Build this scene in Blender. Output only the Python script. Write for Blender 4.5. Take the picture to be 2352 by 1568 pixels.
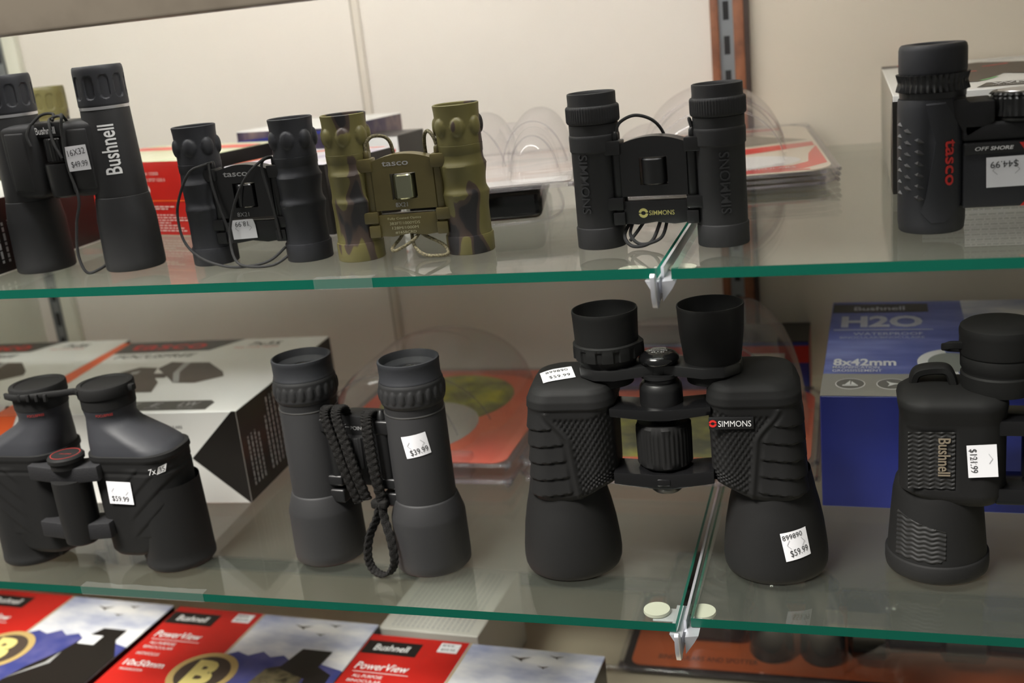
import bpy, bmesh, math, random
from mathutils import Vector, Matrix

for o in list(bpy.data.objects):
    bpy.data.objects.remove(o, do_unlink=True)
SC = bpy.context.scene
COL = SC.collection
R = math.radians
rnd = random.Random(7)

# ------------------------------------------------------------------ camera
F_PX, W_PX = 2512.04, 2352.0
YAW, PITCH, ROLL = R(17.999), R(16.422), R(-6.088)
CAM = Vector((0.1446, -0.63044, 0.39104))
cy, sy, cp, sp = math.cos(YAW), math.sin(YAW), math.cos(PITCH), math.sin(PITCH)
fw = Vector((-sy * cp, cy * cp, -sp))
rt0 = Vector((cy, sy, 0))
up0 = rt0.cross(fw)
rt = math.cos(ROLL) * rt0 + math.sin(ROLL) * up0
up = -math.sin(ROLL) * rt0 + math.cos(ROLL) * up0
cd = bpy.data.cameras.new('camera')
cam = bpy.data.objects.new('camera', cd)
COL.objects.link(cam)
mw = Matrix((rt, up, -fw)).transposed().to_4x4()
mw.translation = CAM
cam.matrix_world = mw
cd.sensor_width = 36
cd.lens = F_PX / W_PX * 36
cd.clip_start = 0.01
cd.dof.use_dof = True
cd.dof.focus_distance = 0.735
cd.dof.aperture_fstop = 6.0
SC.camera = cam

# ------------------------------------------------------------------ world, lamp strengths, exposure
wd = bpy.data.worlds.new('shop_room_light')
SC.world = wd
wd.use_nodes = True
wb = wd.node_tree.nodes['Background']
wb.inputs[0].default_value = (1.0, 0.97, 0.90, 1)
wb.inputs[1].default_value = 0.20
TUBE_STRENGTH = 30.5
# ceiling light panel of the shop, in front of and above the case
al = bpy.data.lights.new('shop_ceiling_light', 'AREA')
al.shape = 'RECTANGLE'
al.size, al.size_y = 1.2, 0.6
al.energy = 210
al.color = (1.0, 0.96, 0.90)
alo = bpy.data.objects.new('shop_ceiling_light', al)
COL.objects.link(alo)
alo.location = (-1.0, -1.15, 2.30)
alo.rotation_euler = (R(28), 0, R(-10))
SC.view_settings.view_transform = 'Standard'
SC.view_settings.look = 'None'
SC.view_settings.gamma = 1
SC.view_settings.use_curve_mapping = False
SC.view_settings.exposure = 0.0

# ------------------------------------------------------------------ materials
def lin(c):
    c = c / 255.0
    return c / 12.92 if c <= 0.04045 else ((c + 0.055) / 1.055) ** 2.4
def S(r, g, b):
    return (lin(r), lin(g), lin(b), 1)

def new_mat(name):
    m = bpy.data.materials.new(name)
    m.use_nodes = True
    nt = m.node_tree
    return m, nt, nt.nodes['Principled BSDF'], nt.nodes['Material Output']

def mat(name, col, rough=0.5, metal=0.0, spec=0.5, bump=None, var=None, coat=0.0):
    m, nt, b, out = new_mat(name)
    b.inputs['Base Color'].default_value = col
    b.inputs['Roughness'].default_value = rough
    b.inputs['Metallic'].default_value = metal
    b.inputs['Specular IOR Level'].default_value = spec
    b.inputs['Coat Weight'].default_value = coat
    tc = nt.nodes.new('ShaderNodeTexCoord')
    if var:                                     # (scale, second colour, low, high)
        n = nt.nodes.new('ShaderNodeTexNoise')
        n.inputs['Scale'].default_value = var[0]
        n.inputs['Detail'].default_value = 4
        nt.links.new(tc.outputs['Object'], n.inputs['Vector'])
        r = nt.nodes.new('ShaderNodeValToRGB')
        r.color_ramp.elements[0].position = var[2]
        r.color_ramp.elements[1].position = var[3]
        r.color_ramp.elements[0].color = col
        r.color_ramp.elements[1].color = var[1]
        nt.links.new(n.outputs['Fac'], r.inputs['Fac'])
        nt.links.new(r.outputs['Color'], b.inputs['Base Color'])
    if bump:                                    # (scale, strength, distance)
        n = nt.nodes.new('ShaderNodeTexNoise')
        n.inputs['Scale'].default_value = bump[0]
        n.inputs['Detail'].default_value = 3
        nt.links.new(tc.outputs['Object'], n.inputs['Vector'])
        bp = nt.nodes.new('ShaderNodeBump')
        bp.inputs['Strength'].default_value = bump[1]
        bp.inputs['Distance'].default_value = bump[2]
        nt.links.new(n.outputs['Fac'], bp.inputs['Height'])
        nt.links.new(bp.outputs['Normal'], b.inputs['Normal'])
    return m

def clear_mat(name, tint, ior=1.45, rough=0.02, haze=0.0, hazecol=(1, 1, 1, 1)):
    m, nt, b, out = new_mat(name)
    nt.nodes.remove(b)
    tr = nt.nodes.new('ShaderNodeBsdfTransparent')
    tr.inputs[0].default_value = tint
    gl = nt.nodes.new('ShaderNodeBsdfGlossy')
    gl.inputs['Roughness'].default_value = rough
    fr = nt.nodes.new('ShaderNodeFresnel')
    ge = nt.nodes.new('ShaderNodeNewGeometry')           # same reflectance on both faces of the sheet
    mi = nt.nodes.new('ShaderNodeMix')
    mi.data_type = 'FLOAT'
    mi.inputs[2].default_value = ior
    mi.inputs[3].default_value = 1.0 / ior
    nt.links.new(ge.outputs['Backfacing'], mi.inputs[0])
    nt.links.new(mi.outputs[0], fr.inputs[0])
    mx = nt.nodes.new('ShaderNodeMixShader')
    nt.links.new(fr.outputs[0], mx.inputs[0])
    nt.links.new(tr.outputs[0], mx.inputs[1])
    nt.links.new(gl.outputs[0], mx.inputs[2])
    last = mx
    if haze:
        df = nt.nodes.new('ShaderNodeBsdfDiffuse')
        df.inputs[0].default_value = hazecol
        m2 = nt.nodes.new('ShaderNodeMixShader')
        m2.inputs[0].default_value = haze
        nt.links.new(mx.outputs[0], m2.inputs[1])
        nt.links.new(df.outputs[0], m2.inputs[2])
        last = m2
    nt.links.new(last.outputs[0], out.inputs[0])
    return m

def edge_mat(name, col):
    m, nt, b, out = new_mat(name)
    b.inputs['Base Color'].default_value = col
    b.inputs['Roughness'].default_value = 0.25
    tl = nt.nodes.new('ShaderNodeBsdfTranslucent')
    tl.inputs[0].default_value = (min(1, col[0] * 1.5), min(1, col[1] * 1.6), min(1, col[2] * 1.6), 1)
    mx = nt.nodes.new('ShaderNodeMixShader')
    mx.inputs[0].default_value = 0.45
    nt.links.new(b.outputs[0], mx.inputs[1])
    nt.links.new(tl.outputs[0], mx.inputs[2])
    nt.links.new(mx.outputs[0], out.inputs[0])
    return m

def camo_mat(name, off=0.0):
    m, nt, b, out = new_mat(name)
    b.inputs['Roughness'].default_value = 0.5
    tc = nt.nodes.new('ShaderNodeTexCoord')
    mp = nt.nodes.new('ShaderNodeMapping')
    mp.inputs['Location'].default_value = (off, off * 1.7, 0.3 + off)
    mp.inputs['Scale'].default_value = (1.25, 1.25, 0.45)
    mp.inputs['Rotation'].default_value = (0.0, 0.42, 0.0)
    n = nt.nodes.new('ShaderNodeTexNoise')
    n.inputs['Scale'].default_value = 42
    n.inputs['Detail'].default_value = 1.5
    n.inputs['Distortion'].default_value = 0.25
    nt.links.new(tc.outputs['Object'], mp.inputs[0])
    nt.links.new(mp.outputs[0], n.inputs['Vector'])
    r = nt.nodes.new('ShaderNodeValToRGB')
    el = r.color_ramp.elements
    el[0].position = 0.0
    el[0].color = S(92, 87, 48)
    el[1].position = 0.545
    el[1].color = S(98, 92, 50)
    for pos, c in ((0.555, S(68, 54, 46)), (0.600, S(60, 48, 42)), (0.612, S(30, 28, 30)), (0.78, S(30, 28, 30)), (0.79, S(88, 82, 46))):
        e = el.new(pos)
        e.color = c
    nt.links.new(n.outputs['Fac'], r.inputs['Fac'])
    nt.links.new(r.outputs['Color'], b.inputs['Base Color'])
    return m

def picture_mat(name, stops, scale=30, stretch=(1, 1, 1), rough=0.35):
    m, nt, b, out = new_mat(name)
    b.inputs['Roughness'].default_value = rough
    tc = nt.nodes.new('ShaderNodeTexCoord')
    mp = nt.nodes.new('ShaderNodeMapping')
    mp.inputs['Scale'].default_value = stretch
    n = nt.nodes.new('ShaderNodeTexNoise')
    n.inputs['Scale'].default_value = scale
    n.inputs['Detail'].default_value = 5
    nt.links.new(tc.outputs['Object'], mp.inputs[0])
    nt.links.new(mp.outputs[0], n.inputs['Vector'])
    r = nt.nodes.new('ShaderNodeValToRGB')
    el = r.color_ramp.elements
    el[0].position, el[0].color = stops[0]
    el[1].position, el[1].color = stops[-1]
    for pos, c in stops[1:-1]:
        e = el.new(pos)
        e.color = c
    nt.links.new(n.outputs['Fac'], r.inputs['Fac'])
    nt.links.new(r.outputs['Color'], b.inputs['Base Color'])
    return m

M = {}
M['wall'] = mat('wall_laminate', S(226, 220, 212), 0.55, var=(3.0, S(219, 212, 203), 0.35, 0.75))
M['wall_tan'] = mat('tan_laminate', S(214, 204, 188), 0.55, var=(3.0, S(206, 196, 180), 0.35, 0.75))
M['wall_side'] = mat('side_laminate', S(222, 222, 208), 0.5, var=(4.0, S(212, 212, 198), 0.35, 0.7))
M['floor'] = mat('case_floor', S(196, 186, 164), 0.6, var=(6.0, S(184, 174, 152), 0.35, 0.7))
M['trimdark'] = mat('dark_gap', S(46, 42, 38), 0.7)
M['seam'] = mat('seam_strip', S(205, 197, 185), 0.5)
M['seam_dark'] = mat('seam_gap', S(150, 142, 130), 0.6)
M['wood'] = mat('stained_wood', S(140, 86, 56), 0.5, var=(60, S(112, 66, 42), 0.4, 0.7), bump=(120, 0.2, 0.0005))
M['wood_dark'] = mat('dark_wood_edge', S(58, 42, 34), 0.55)
M['standard'] = mat('grey_steel', S(142, 146, 150), 0.4, 0.6)
M['slot'] = mat('slot_dark', S(22, 22, 24), 0.7)
M['steel'] = mat('cast_metal', S(196, 198, 204), 0.35, 0.7, bump=(300, 0.15, 0.0003))
M['pad'] = mat('pale_rubber_pad', S(158, 158, 144), 0.7, spec=0.2)
M['rail'] = mat('brushed_rail', S(128, 119, 106), 0.45, 0.35, var=(25, S(114, 105, 93), 0.4, 0.7))
M['glass'] = clear_mat('shelf_glass', (0.980, 0.994, 0.978, 1), 1.45, 0.01, 0.025, S(205, 212, 196))
M['edge'] = edge_mat('green_glass_edge', S(8, 88, 72))
M['tape'] = clear_mat('clear_tape', (0.95, 0.95, 0.95, 1), 1.4, 0.15, 0.06, S(210, 215, 208))
M['clear'] = clear_mat('clear_plastic', (0.955, 0.95, 0.955, 1), 1.5, 0.06, 0.04, S(225, 216, 225))
M['rubber'] = mat('black_rubber', S(24, 24, 24), 0.68, spec=0.2, bump=(1800, 0.25, 0.0002))
M['rubber_up'] = mat('black_soft_rubber', S(39, 39, 40), 0.6, spec=0.3, bump=(1800, 0.25, 0.0002))
M['rubber_rough'] = mat('black_pebbled_rubber', S(30, 30, 32), 0.62, spec=0.3, bump=(900, 0.6, 0.0004))
M['plastic'] = mat('black_plastic', S(22, 22, 23), 0.38, bump=(900, 0.1, 0.0002))
M['gloss'] = mat('gloss_black_plastic', S(16, 16, 17), 0.18)
M['bluerubber'] = mat('blue_black_rubber', S(41, 42, 46), 0.56, spec=0.34, bump=(1800, 0.25, 0.0002))
M['inner'] = mat('eyecup_inside', S(14, 14, 14), 0.8)
M['lens'] = mat('lens_glass', S(10, 12, 16), 0.05, spec=0.9, coat=1.0)
M['silver'] = mat('silver_ring', S(205, 205, 208), 0.3, 0.85)
M['grey_ring'] = mat('grey_ring', S(92, 92, 92), 0.35, 0.7)
M['chrome_green'] = mat('olive_chrome', S(150, 152, 128), 0.16, 0.9)
M['camo'] = camo_mat('camouflage', 0.013)
M['camo2'] = camo_mat('camouflage_two', 0.31)
M['olive'] = mat('olive_plastic', S(92, 83, 47), 0.42, bump=(900, 0.1, 0.0002), var=(40, S(84, 75, 41), 0.4, 0.7))
M['cord'] = mat('black_cord', S(30, 30, 30), 0.7, bump=(2500, 0.8, 0.0006))
M['cord_olive'] = mat('olive_cord', S(120, 112, 84), 0.7, var=(900, S(72, 66, 46), 0.4, 0.6))
M['webbing'] = mat('woven_black_strap', S(25, 24, 23), 0.8, spec=0.2, bump=(1300, 1.0, 0.0008), var=(700, S(17, 16, 15), 0.4, 0.6))
M['sticker'] = mat('white_sticker', S(228, 228, 232), 0.5)
M['ink'] = mat('grey_ink', S(52, 52, 54), 0.6)
M['ink_light'] = mat('faint_ink', S(176, 176, 180), 0.6)
M['white'] = mat('white_print', S(226, 226, 226), 0.45)
M['grey_print'] = mat('grey_print', S(158, 158, 158), 0.5)
M['gold_print'] = mat('gold_print', S(196, 190, 116), 0.45)
M['olive_print'] = mat('pale_olive_print', S(176, 172, 140), 0.45)
M['red_print'] = mat('red_print', S(200, 40, 34), 0.45)
M['pink_white'] = mat('pinkish_white_print', S(226, 196, 188), 0.45)
M['dark_red'] = mat('dark_red_print', S(140, 38, 34), 0.5)
M['tan_metal'] = mat('tan_metal_letters', S(150, 138, 120), 0.4, 0.5)
M['card_white'] = mat('white_carton', S(226, 226, 224), 0.35)
M['card_grey'] = mat('grey_carton', S(190, 188, 180), 0.45)
M['card_black'] = mat('black_carton', S(30, 27, 25), 0.35)
M['card_orange'] = mat('orange_carton', S(226, 92, 36), 0.4)
M['card_red'] = mat('red_carton', S(196, 38, 30), 0.35, var=(8, S(178, 32, 26), 0.4, 0.7))
M['card_blue'] = mat('blue_carton', S(42, 52, 138), 0.35, var=(10, S(38, 46, 120), 0.4, 0.7))
M['gold'] = mat('gold_print_ring', S(186, 160, 104), 0.35)
M['gold_hi'] = mat('gold_letter', S(222, 206, 130), 0.35)
M['brown_print'] = mat('brown_print', S(74, 62, 54), 0.5)
M['camo_print'] = picture_mat('camouflage_print', [(0.35, S(60, 56, 40)), (0.48, S(120, 112, 84)), (0.6, S(84, 74, 56)), (0.7, S(190, 184, 160))], 60)
M['sky_print'] = picture_mat('cloud_print', [(0.35, S(150, 156, 186)), (0.5, S(196, 198, 210)), (0.65, S(232, 230, 230))], 14, (1, 2, 1))
M['mountain_print'] = mat('mountain_print', S(84, 84, 140), 0.4, var=(40, S(60, 66, 130), 0.4, 0.6))
M['blue_art'] = picture_mat('water_print', [(0.3, S(60, 72, 140)), (0.5, S(86, 98, 168)), (0.7, S(128, 138, 196))], 16, (0.6, 2, 1))
M['dark_art'] = picture_mat('dark_photo_print', [(0.35, S(36, 32, 44)), (0.5, S(70, 62, 84)), (0.62, S(120, 104, 104)), (0.75, S(56, 50, 84))], 30, (1, 1, 0.6))
M['pale_art'] = picture_mat('pale_photo_print', [(0.3, S(150, 140, 168)), (0.5, S(206, 202, 210)), (0.7, S(172, 176, 164))], 20)
M['grass_art'] = picture_mat('meadow_print', [(0.3, S(196, 196, 160)), (0.5, S(206, 206, 180)), (0.7, S(170, 186, 140))], 25)
M['stream_art'] = picture_mat('river_print', [(0.3, S(150, 150, 146)), (0.5, S(206, 200, 196)), (0.62, S(190, 176, 168)), (0.72, S(232, 230, 226))], 22, (0.5, 2, 1))
M['yellow_art'] = picture_mat('camo_yellow_print', [(0.3, S(90, 92, 66)), (0.5, S(150, 150, 80)), (0.7, S(200, 196, 60))], 30)
M['relief_lit'] = mat('black_lit_relief', S(48, 48, 50), 0.45)  # black lightened to stand in for highlights on studs and raised letters
M['wavy'] = mat('ribbed_rubber', S(30, 30, 30), 0.6, spec=0.3)

# ------------------------------------------------------------------ object helpers
def tag(o, label=None, cat=None, group=None, kind=None):
    if label: o['label'] = label
    if cat: o['category'] = cat
    if group: o['group'] = group
    if kind: o['kind'] = kind
    return o

def empty(name, loc, rz, label, cat, group=None):
    o = bpy.data.objects.new(name, None)
    o.empty_display_size = 0.02
    o.location = loc
    o.rotation_euler = (0, 0, R(rz))
    COL.objects.link(o)
    return tag(o, label, cat, group)

def mesh_obj(name, verts, faces, m, parent=None, smooth=35, mats=None, fm=None):
    me = bpy.data.meshes.new(name)
    me.from_pydata([tuple(v) for v in verts], [], faces)
    if mats:
        for x in mats: me.materials.append(x)
        if fm:
            for p_, i in zip(me.polygons, fm): p_.material_index = i
    else:
        me.materials.append(m)
    me.update()
    if smooth:
        me.shade_smooth()
        me.set_sharp_from_angle(angle=R(smooth))
    o = bpy.data.objects.new(name, me)
    COL.objects.link(o)
    if parent: o.parent = parent
    return o

def bm_data(bm):
    bm.verts.ensure_lookup_table()
    bm.verts.index_update()
    V = [v.co.copy() for v in bm.verts]
    Fs = [[v.index for v in f.verts] for f in bm.faces]
    bm.free()
    return V, Fs

class G:
    """collects shapes into one mesh"""
    def __init__(s):
        s.v, s.f, s.m = [], [], []
    def add(s, V, Fs):
        n = len(s.v)
        s.v += [Vector(v) for v in V]
        s.f += [[i + n for i in f] for f in Fs]
        return s
    def box(s, x0, x1, y0, y1, z0, z1, bev=0.0, seg=2, rot=None, piv=None):
        bm = bmesh.new()
        vs = [bm.verts.new((x, y, z)) for z in (z0, z1) for y in (y0, y1) for x in (x0, x1)]
        for q in ((0, 2, 3, 1), (4, 5, 7, 6), (0, 1, 5, 4), (2, 6, 7, 3), (0, 4, 6, 2), (1, 3, 7, 5)):
            bm.faces.new([vs[i] for i in q])
        if bev:
            bmesh.ops.bevel(bm, geom=list(bm.edges), offset=bev, segments=seg, profile=0.5, affect='EDGES')
        if rot is not None:
            c = Vector(piv) if piv else Vector(((x0 + x1) / 2, (y0 + y1) / 2, (z0 + z1) / 2))
            bmesh.ops.rotate(bm, cent=c, matrix=rot, verts=bm.verts)
        return s.add(*bm_data(bm))
    def lathe(s, prof, c=(0, 0), n=48, fn=None):
        """prof (r, z); fn(theta, r, z) -> r; theta = 0 faces -Y"""
        V, Fs, idx = [], [], []
        for (r, z) in prof:
            if r <= 1e-7:
                idx.append([len(V)])
                V.append((c[0], c[1], z))
            else:
                row = []
                for i in range(n):
                    t = 2 * math.pi * i / n
                    rr = fn(t if t < math.pi else t - 2 * math.pi, r, z) if fn else r
                    row.append(len(V))
                    V.append((c[0] + rr * math.sin(t), c[1] - rr * math.cos(t), z))
                idx.append(row)
        for a, b in zip(idx[:-1], idx[1:]):
            for i in range(n):
                j = (i + 1) % n
                if len(a) == 1 and len(b) == 1: continue
                if len(a) == 1: Fs.append([a[0], b[j], b[i]])
                elif len(b) == 1: Fs.append([a[i], a[j], b[0]])
                else: Fs.append([a[i], a[j], b[j], b[i]])
        return s.add(V, Fs)
    def prism(s, poly, frame, t, holes=(), bev=0.0):
        """poly (u, v) in a frame (o, ux, uy, n), extruded by t along -n"""
        o, ux, uy, n = frame
        bm = bmesh.new()
        es = []
        for loop in [poly] + list(holes):
            vs = [bm.verts.new((u, v, 0)) for u, v in loop]
            for i in range(len(vs)): es.append(bm.edges.new((vs[i], vs[(i + 1) % len(vs)])))
        bmesh.ops.triangle_fill(bm, edges=es, use_beauty=True, use_dissolve=not holes)
        fs = list(bm.faces)
        for f in fs:
            if f.normal.z < 0: f.normal_flip()
        r = bmesh.ops.extrude_face_region(bm, geom=fs)
        nv = [g for g in r['geom'] if isinstance(g, bmesh.types.BMVert)]
        for v in nv: v.co.z += t
        bmesh.ops.recalc_face_normals(bm, faces=list(bm.faces))
        if bev:
            ed = [e for e in bm.edges if len(e.link_faces) == 2 and e.calc_face_angle(0) > 0.6 and not (e.verts[0].co.z < 1e-6 and e.verts[1].co.z < 1e-6)]
            bmesh.ops.bevel(bm, geom=ed, offset=bev, segments=2, profile=0.5, affect='EDGES')
        for v in bm.verts:
            v.co = o + ux * v.co.x + uy * v.co.y + n * (v.co.z - t)
        return s.add(*bm_data(bm))
    def loft(s, rings, cap0=True, cap1=True):
        V, Fs = [], []
        n = len(rings[0])
        for r in rings: V += [Vector(p) for p in r]
        for k in range(len(rings) - 1):
            for i in range(n):
                j = (i + 1) % n
                Fs.append([k * n + i, k * n + j, (k + 1) * n + j, (k + 1) * n + i])
        if cap0: Fs.append([n - 1 - i for i in range(n)])
        if cap1: Fs.append([(len(rings) - 1) * n + i for i in range(n)])
        return s.add(V, Fs)
    def tube(s, pts, r, n=8, sub=8, flat=None, closed=False, rib=0):
        """smooth tube through pts; flat=(width, thickness, width direction) makes a strap"""
        s.mark()
        P = [Vector(p) for p in pts]
        Q = []
        m = len(P)
        for i in range(m if closed else m - 1):
            if closed:
                a, b, c, d = P[i - 1], P[i], P[(i + 1) % m], P[(i + 2) % m]
            else:
                a, b, c, d = P[max(i - 1, 0)], P[i], P[i + 1], P[min(i + 2, m - 1)]
            for k in range(sub):
                t = k / sub
                Q.append(0.5 * ((2 * b) + (c - a) * t + (2 * a - 5 * b + 4 * c - d) * t * t + (3 * b - a - 3 * c + d) * t ** 3))
        if not closed: Q.append(P[-1])
        rings = []
        nrm = None
        for i, q in enumerate(Q):
            if closed: t = (Q[(i + 1) % len(Q)] - Q[i - 1])
            else: t = (Q[min(i + 1, len(Q) - 1)] - Q[max(i - 1, 0)])
            if t.length < 1e-9: t = Vector((0, 0, 1))
            t.normalize()
            if flat:
                w = flat[2] - t * flat[2].dot(t)
                if w.length < 1e-6: w = Vector((0, 1, 0)) - t * t.y
                w.normalize()
                h = t.cross(w)
                rings.append([q + w * (flat[0] / 2 * (1 + rib * 0.10 * math.sin(i * 1.26 + (math.pi if math.cos(a) > 0 else 0))) * math.copysign(abs(math.cos(a)) ** 0.5, math.cos(a))) + h * (flat[1] / 2 * (1 + rib * 0.32 * math.sin(i * 1.26 + 2.2 * abs(math.cos(a)) + (math.pi if math.cos(a) > 0 else 0))) * math.copysign(abs(math.sin(a)) ** 0.5, math.sin(a))) for a in [2 * math.pi * (k + 0.5) / n for k in range(n)]])
            else:
                if nrm is None:
                    nrm = t.orthogonal().normalized()
                nrm = (nrm - t * nrm.dot(t))
                if nrm.length < 1e-6: nrm = t.orthogonal()
                nrm.normalize()
                b_ = t.cross(nrm)
                rings.append([q + (nrm * math.cos(2 * math.pi * k / n) + b_ * math.sin(2 * math.pi * k / n)) * r for k in range(n)])
        if closed: rings.append(rings[0])
        return s.loft(rings, not closed, not closed)
    def mark(s):
        s.m.append((len(s.v), len(s.f)))
    def obj(s, name, m, parent=None, smooth=35):
        return mesh_obj(name, s.v, s.f, m, parent, smooth)
    def objs(s, name, m, parent=None, smooth=35):
        """one object for each marked piece"""
        mk = sorted(set([(0, 0)] + s.m)) + [(len(s.v), len(s.f))]
        for (v0, f0), (v1, f1) in zip(mk[:-1], mk[1:]):
            if f1 > f0: mesh_obj(name, s.v[v0:v1], [[i - v0 for i in f] for f in s.f[f0:f1]], m, parent, smooth)

def frame(o, ux, uy, n=None):
    ux, uy = Vector(ux), Vector(uy)
    return (Vector(o), ux, uy, Vector(n) if n else ux.cross(uy))

FRONT = lambda y: frame((0, y, 0), (1, 0, 0), (0, 0, 1))          # normal -Y

def planar(fr):
    o, ux, uy, n = fr
    return lambda u, v, d: o + ux * u + uy * v + n * d
def cylmap(cx, cy_, rad, th0=0.0, z0=0.0):
    """rad may be a function of z. u runs to the right along the surface, v up."""
    rf = rad if callable(rad) else (lambda z: rad)
    def f(u, v, d):
        r0 = rf(z0 + v)
        t = th0 + u / r0
        return Vector((cx + (r0 + d) * math.sin(t), cy_ - (r0 + d) * math.cos(t), z0 + v))
    return f

_tc = {}
def text_data(s, bold=0.0, shear=0.0, res=3):
    key = (s, bold, shear, res)
    if key not in _tc:
        c = bpy.data.curves.new('t', 'FONT')
        c.body = s
        c.resolution_u = res
        c.offset = bold
        c.shear = shear
        o = bpy.data.objects.new('t', c)
        me = bpy.data.meshes.new_from_object(o)
        V = [(v.co.x, v.co.y) for v in me.vertices]
        Fs = [list(p_.vertices) for p_ in me.polygons]
        bpy.data.objects.remove(o)
        bpy.data.curves.remove(c)
        bpy.data.meshes.remove(me)
        _tc[key] = (V, Fs)
    return _tc[key]

def text(g, s, mp, u0, v0, w, h, rot=0.0, bold=0.0, shear=0.0, d=0.0002, cut=0.0, thick=0.0):
    """text fitted in a w x h box centred at (u0, v0), turned by rot degrees, mapped by mp"""
    g.mark()
    V, Fs = text_data(s, bold, shear)
    x0 = min(v[0] for v in V); x1 = max(v[0] for v in V)
    y0 = min(v[1] for v in V); y1 = max(v[1] for v in V)
    c, s_ = math.cos(R(rot)), math.sin(R(rot))
    bm = bmesh.new()
    bv = []
    for x, y in V:
        a = ((x - x0) / (x1 - x0) - 0.5) * w
        b = ((y - y0) / (y1 - y0) - 0.5) * h
        bv.append(bm.verts.new((u0 + a * c - b * s_, v0 + a * s_ + b * c, 0)))
    for f in Fs:
        try: bm.faces.new([bv[i] for i in f])
        except ValueError: pass
    if cut:
        us = [v.co.x for v in bm.verts]
        x = min(us) + cut
        while x < max(us):
            bmesh.ops.bisect_plane(bm, geom=list(bm.verts) + list(bm.edges) + list(bm.faces), plane_co=(x, 0, 0), plane_no=(1, 0, 0))
            x += cut
    if thick:
        r = bmesh.ops.extrude_face_region(bm, geom=list(bm.faces))
        for q in r['geom']:
            if isinstance(q, bmesh.types.BMVert): q.co.z = thick
    for v in bm.verts:
        v.co = mp(v.co.x, v.co.y, d + v.co.z)
    return g.add(*bm_data(bm))

def patch(g, mp, u0, v0, w, h, rot=0.0, d=0.0002, nu=8, nv=6, curl=0.0):
    c, s_ = math.cos(R(rot)), math.sin(R(rot))
    V, Fs = [], []
    for j in range(nv + 1):
        for i in range(nu + 1):
            a, b = (i / nu - 0.5) * w, (j / nv - 0.5) * h
            e = curl * max(0, (i / nu - 0.8) * 5) * max(0, (j / nv - 0.7) * 3.3)
            V.append(mp(u0 + a * c - b * s_, v0 + a * s_ + b * c, d + e))
    for j in range(nv):
        for i in range(nu):
            k = j * (nu + 1) + i
            Fs.append([k, k + 1, k + nu + 2, k + nu + 1])
    return g.add(V, Fs)

def poly(g, mp, pts, d=0.0002, mark=True):
    if mark: g.mark()
    n = len(g.v)
    g.v += [mp(u, v, d) for u, v in pts]
    g.f.append([n + i for i in range(len(pts))])
    return g

def sticker(parent, mp, u0, v0, w, h, rot, lines, d=0.00035, curl=0.0, zig=True, cut=0.002):
    """white price sticker, printed lines (text, du, dv, width, height, turn) in sticker space"""
    st = patch(G(), mp, u0, v0, w, h, rot, d, curl=curl).obj('price_sticker', M['sticker'], parent, 60)
    g = G()
    c, s_ = math.cos(R(rot)), math.sin(R(rot))
    for t, du, dv, tw, th, tr in lines:
        text(g, t, mp, u0 + du * c - dv * s_, v0 + du * s_ + dv * c, tw, th, rot + tr, d=d + 0.00025, cut=cut)
    g.objs('price_lettering', M['ink'], st, 0)
    if zig:
        g = G()
        for sx in (-1, 1):
            pts = [(sx * w * 0.22, h * 0.22), (sx * w * 0.34, h * 0.06), (sx * w * 0.22, -h * 0.08)]
            for (a0, b0), (a1, b1) in zip(pts[:-1], pts[1:]):
                L = math.hypot(a1 - a0, b1 - b0)
                nx, ny = -(b1 - b0) / L * 0.0002, (a1 - a0) / L * 0.0002
                q = [(a0 + nx, b0 + ny), (a1 + nx, b1 + ny), (a1 - nx, b1 - ny), (a0 - nx, b0 - ny)]
                poly(g, mp, [(u0 + a * c - b * s_, v0 + a * s_ + b * c) for a, b in q], d + 0.00025)
        g.objs('tear_slit', M['ink_light'], st, 0)
    return st

def tri(x):
    return abs((x % 1.0) - 0.5) * 2

def sm(a, b, x):
    t = max(0.0, min(1.0, (x - a) / (b - a)))
    return t * t * (3 - 2 * t)

def rrect(x0, x1, y0, y1, r, n=40):
    """rounded rectangle, counter-clockwise, n points, starting near the -Y side"""
    cx, cy_ = (x0 + x1) / 2, (y0 + y1) / 2
    hx, hy = (x1 - x0) / 2, (y1 - y0) / 2
    r = min(r, hx, hy)
    pts = []
    for qx, qy, a0 in ((1, -1, -90), (1, 1, 0), (-1, 1, 90), (-1, -1, 180)):
        for k in range(n // 4):
            a = R(a0 + 90 * k / (n // 4 - 1))
            pts.append((cx + qx * (hx - r) + r * math.cos(a), cy_ + qy * (hy - r) + r * math.sin(a)))
    return pts

# ------------------------------------------------------------------ the case
D = 0.4907
HS = 0.24
TG = 0.0064
FLOOR_Z = -0.262
XL, XR = -0.845, 1.05
YF = -0.07
TOP = 0.68

def struct(name, g, m, smooth=0):
    return tag(g.obj(name, m, None, smooth), kind='structure')

struct('wall_back_left', G().box(XL - 0.02, 0.0332, D, D + 0.02, FLOOR_Z - 0.02, TOP), M['wall'])
struct('wall_back_right', G().box(0.0332, XR, D, D + 0.02, FLOOR_Z - 0.02, TOP), M['wall_tan'])
struct('wall_left', G().box(XL - 0.02, XL, YF, D, FLOOR_Z - 0.02, TOP), M['wall_side'])
struct('wall_right', G().box(XR, XR + 0.02, YF, D + 0.02, FLOOR_Z - 0.02, TOP), M['wall_side'])
struct('floor', G().box(XL - 0.02, XR + 0.02, YF, D + 0.02, FLOOR_Z - 0.02, FLOOR_Z), M['floor'])
struct('ceiling', G().box(XL - 0.02, XR + 0.02, YF, D + 0.02, TOP, TOP + 0.02), M['wall_side'])
struct('baseboard_back', G().box(XL, XR, D - 0.006, D, FLOOR_Z, FLOOR_Z + 0.015), M['trimdark'])
struct('trim_1', G().box(XL, XR, -0.06, -0.035, 0.4115, TOP, 0.002), M['rail'], 35)          # front top rail
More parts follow.
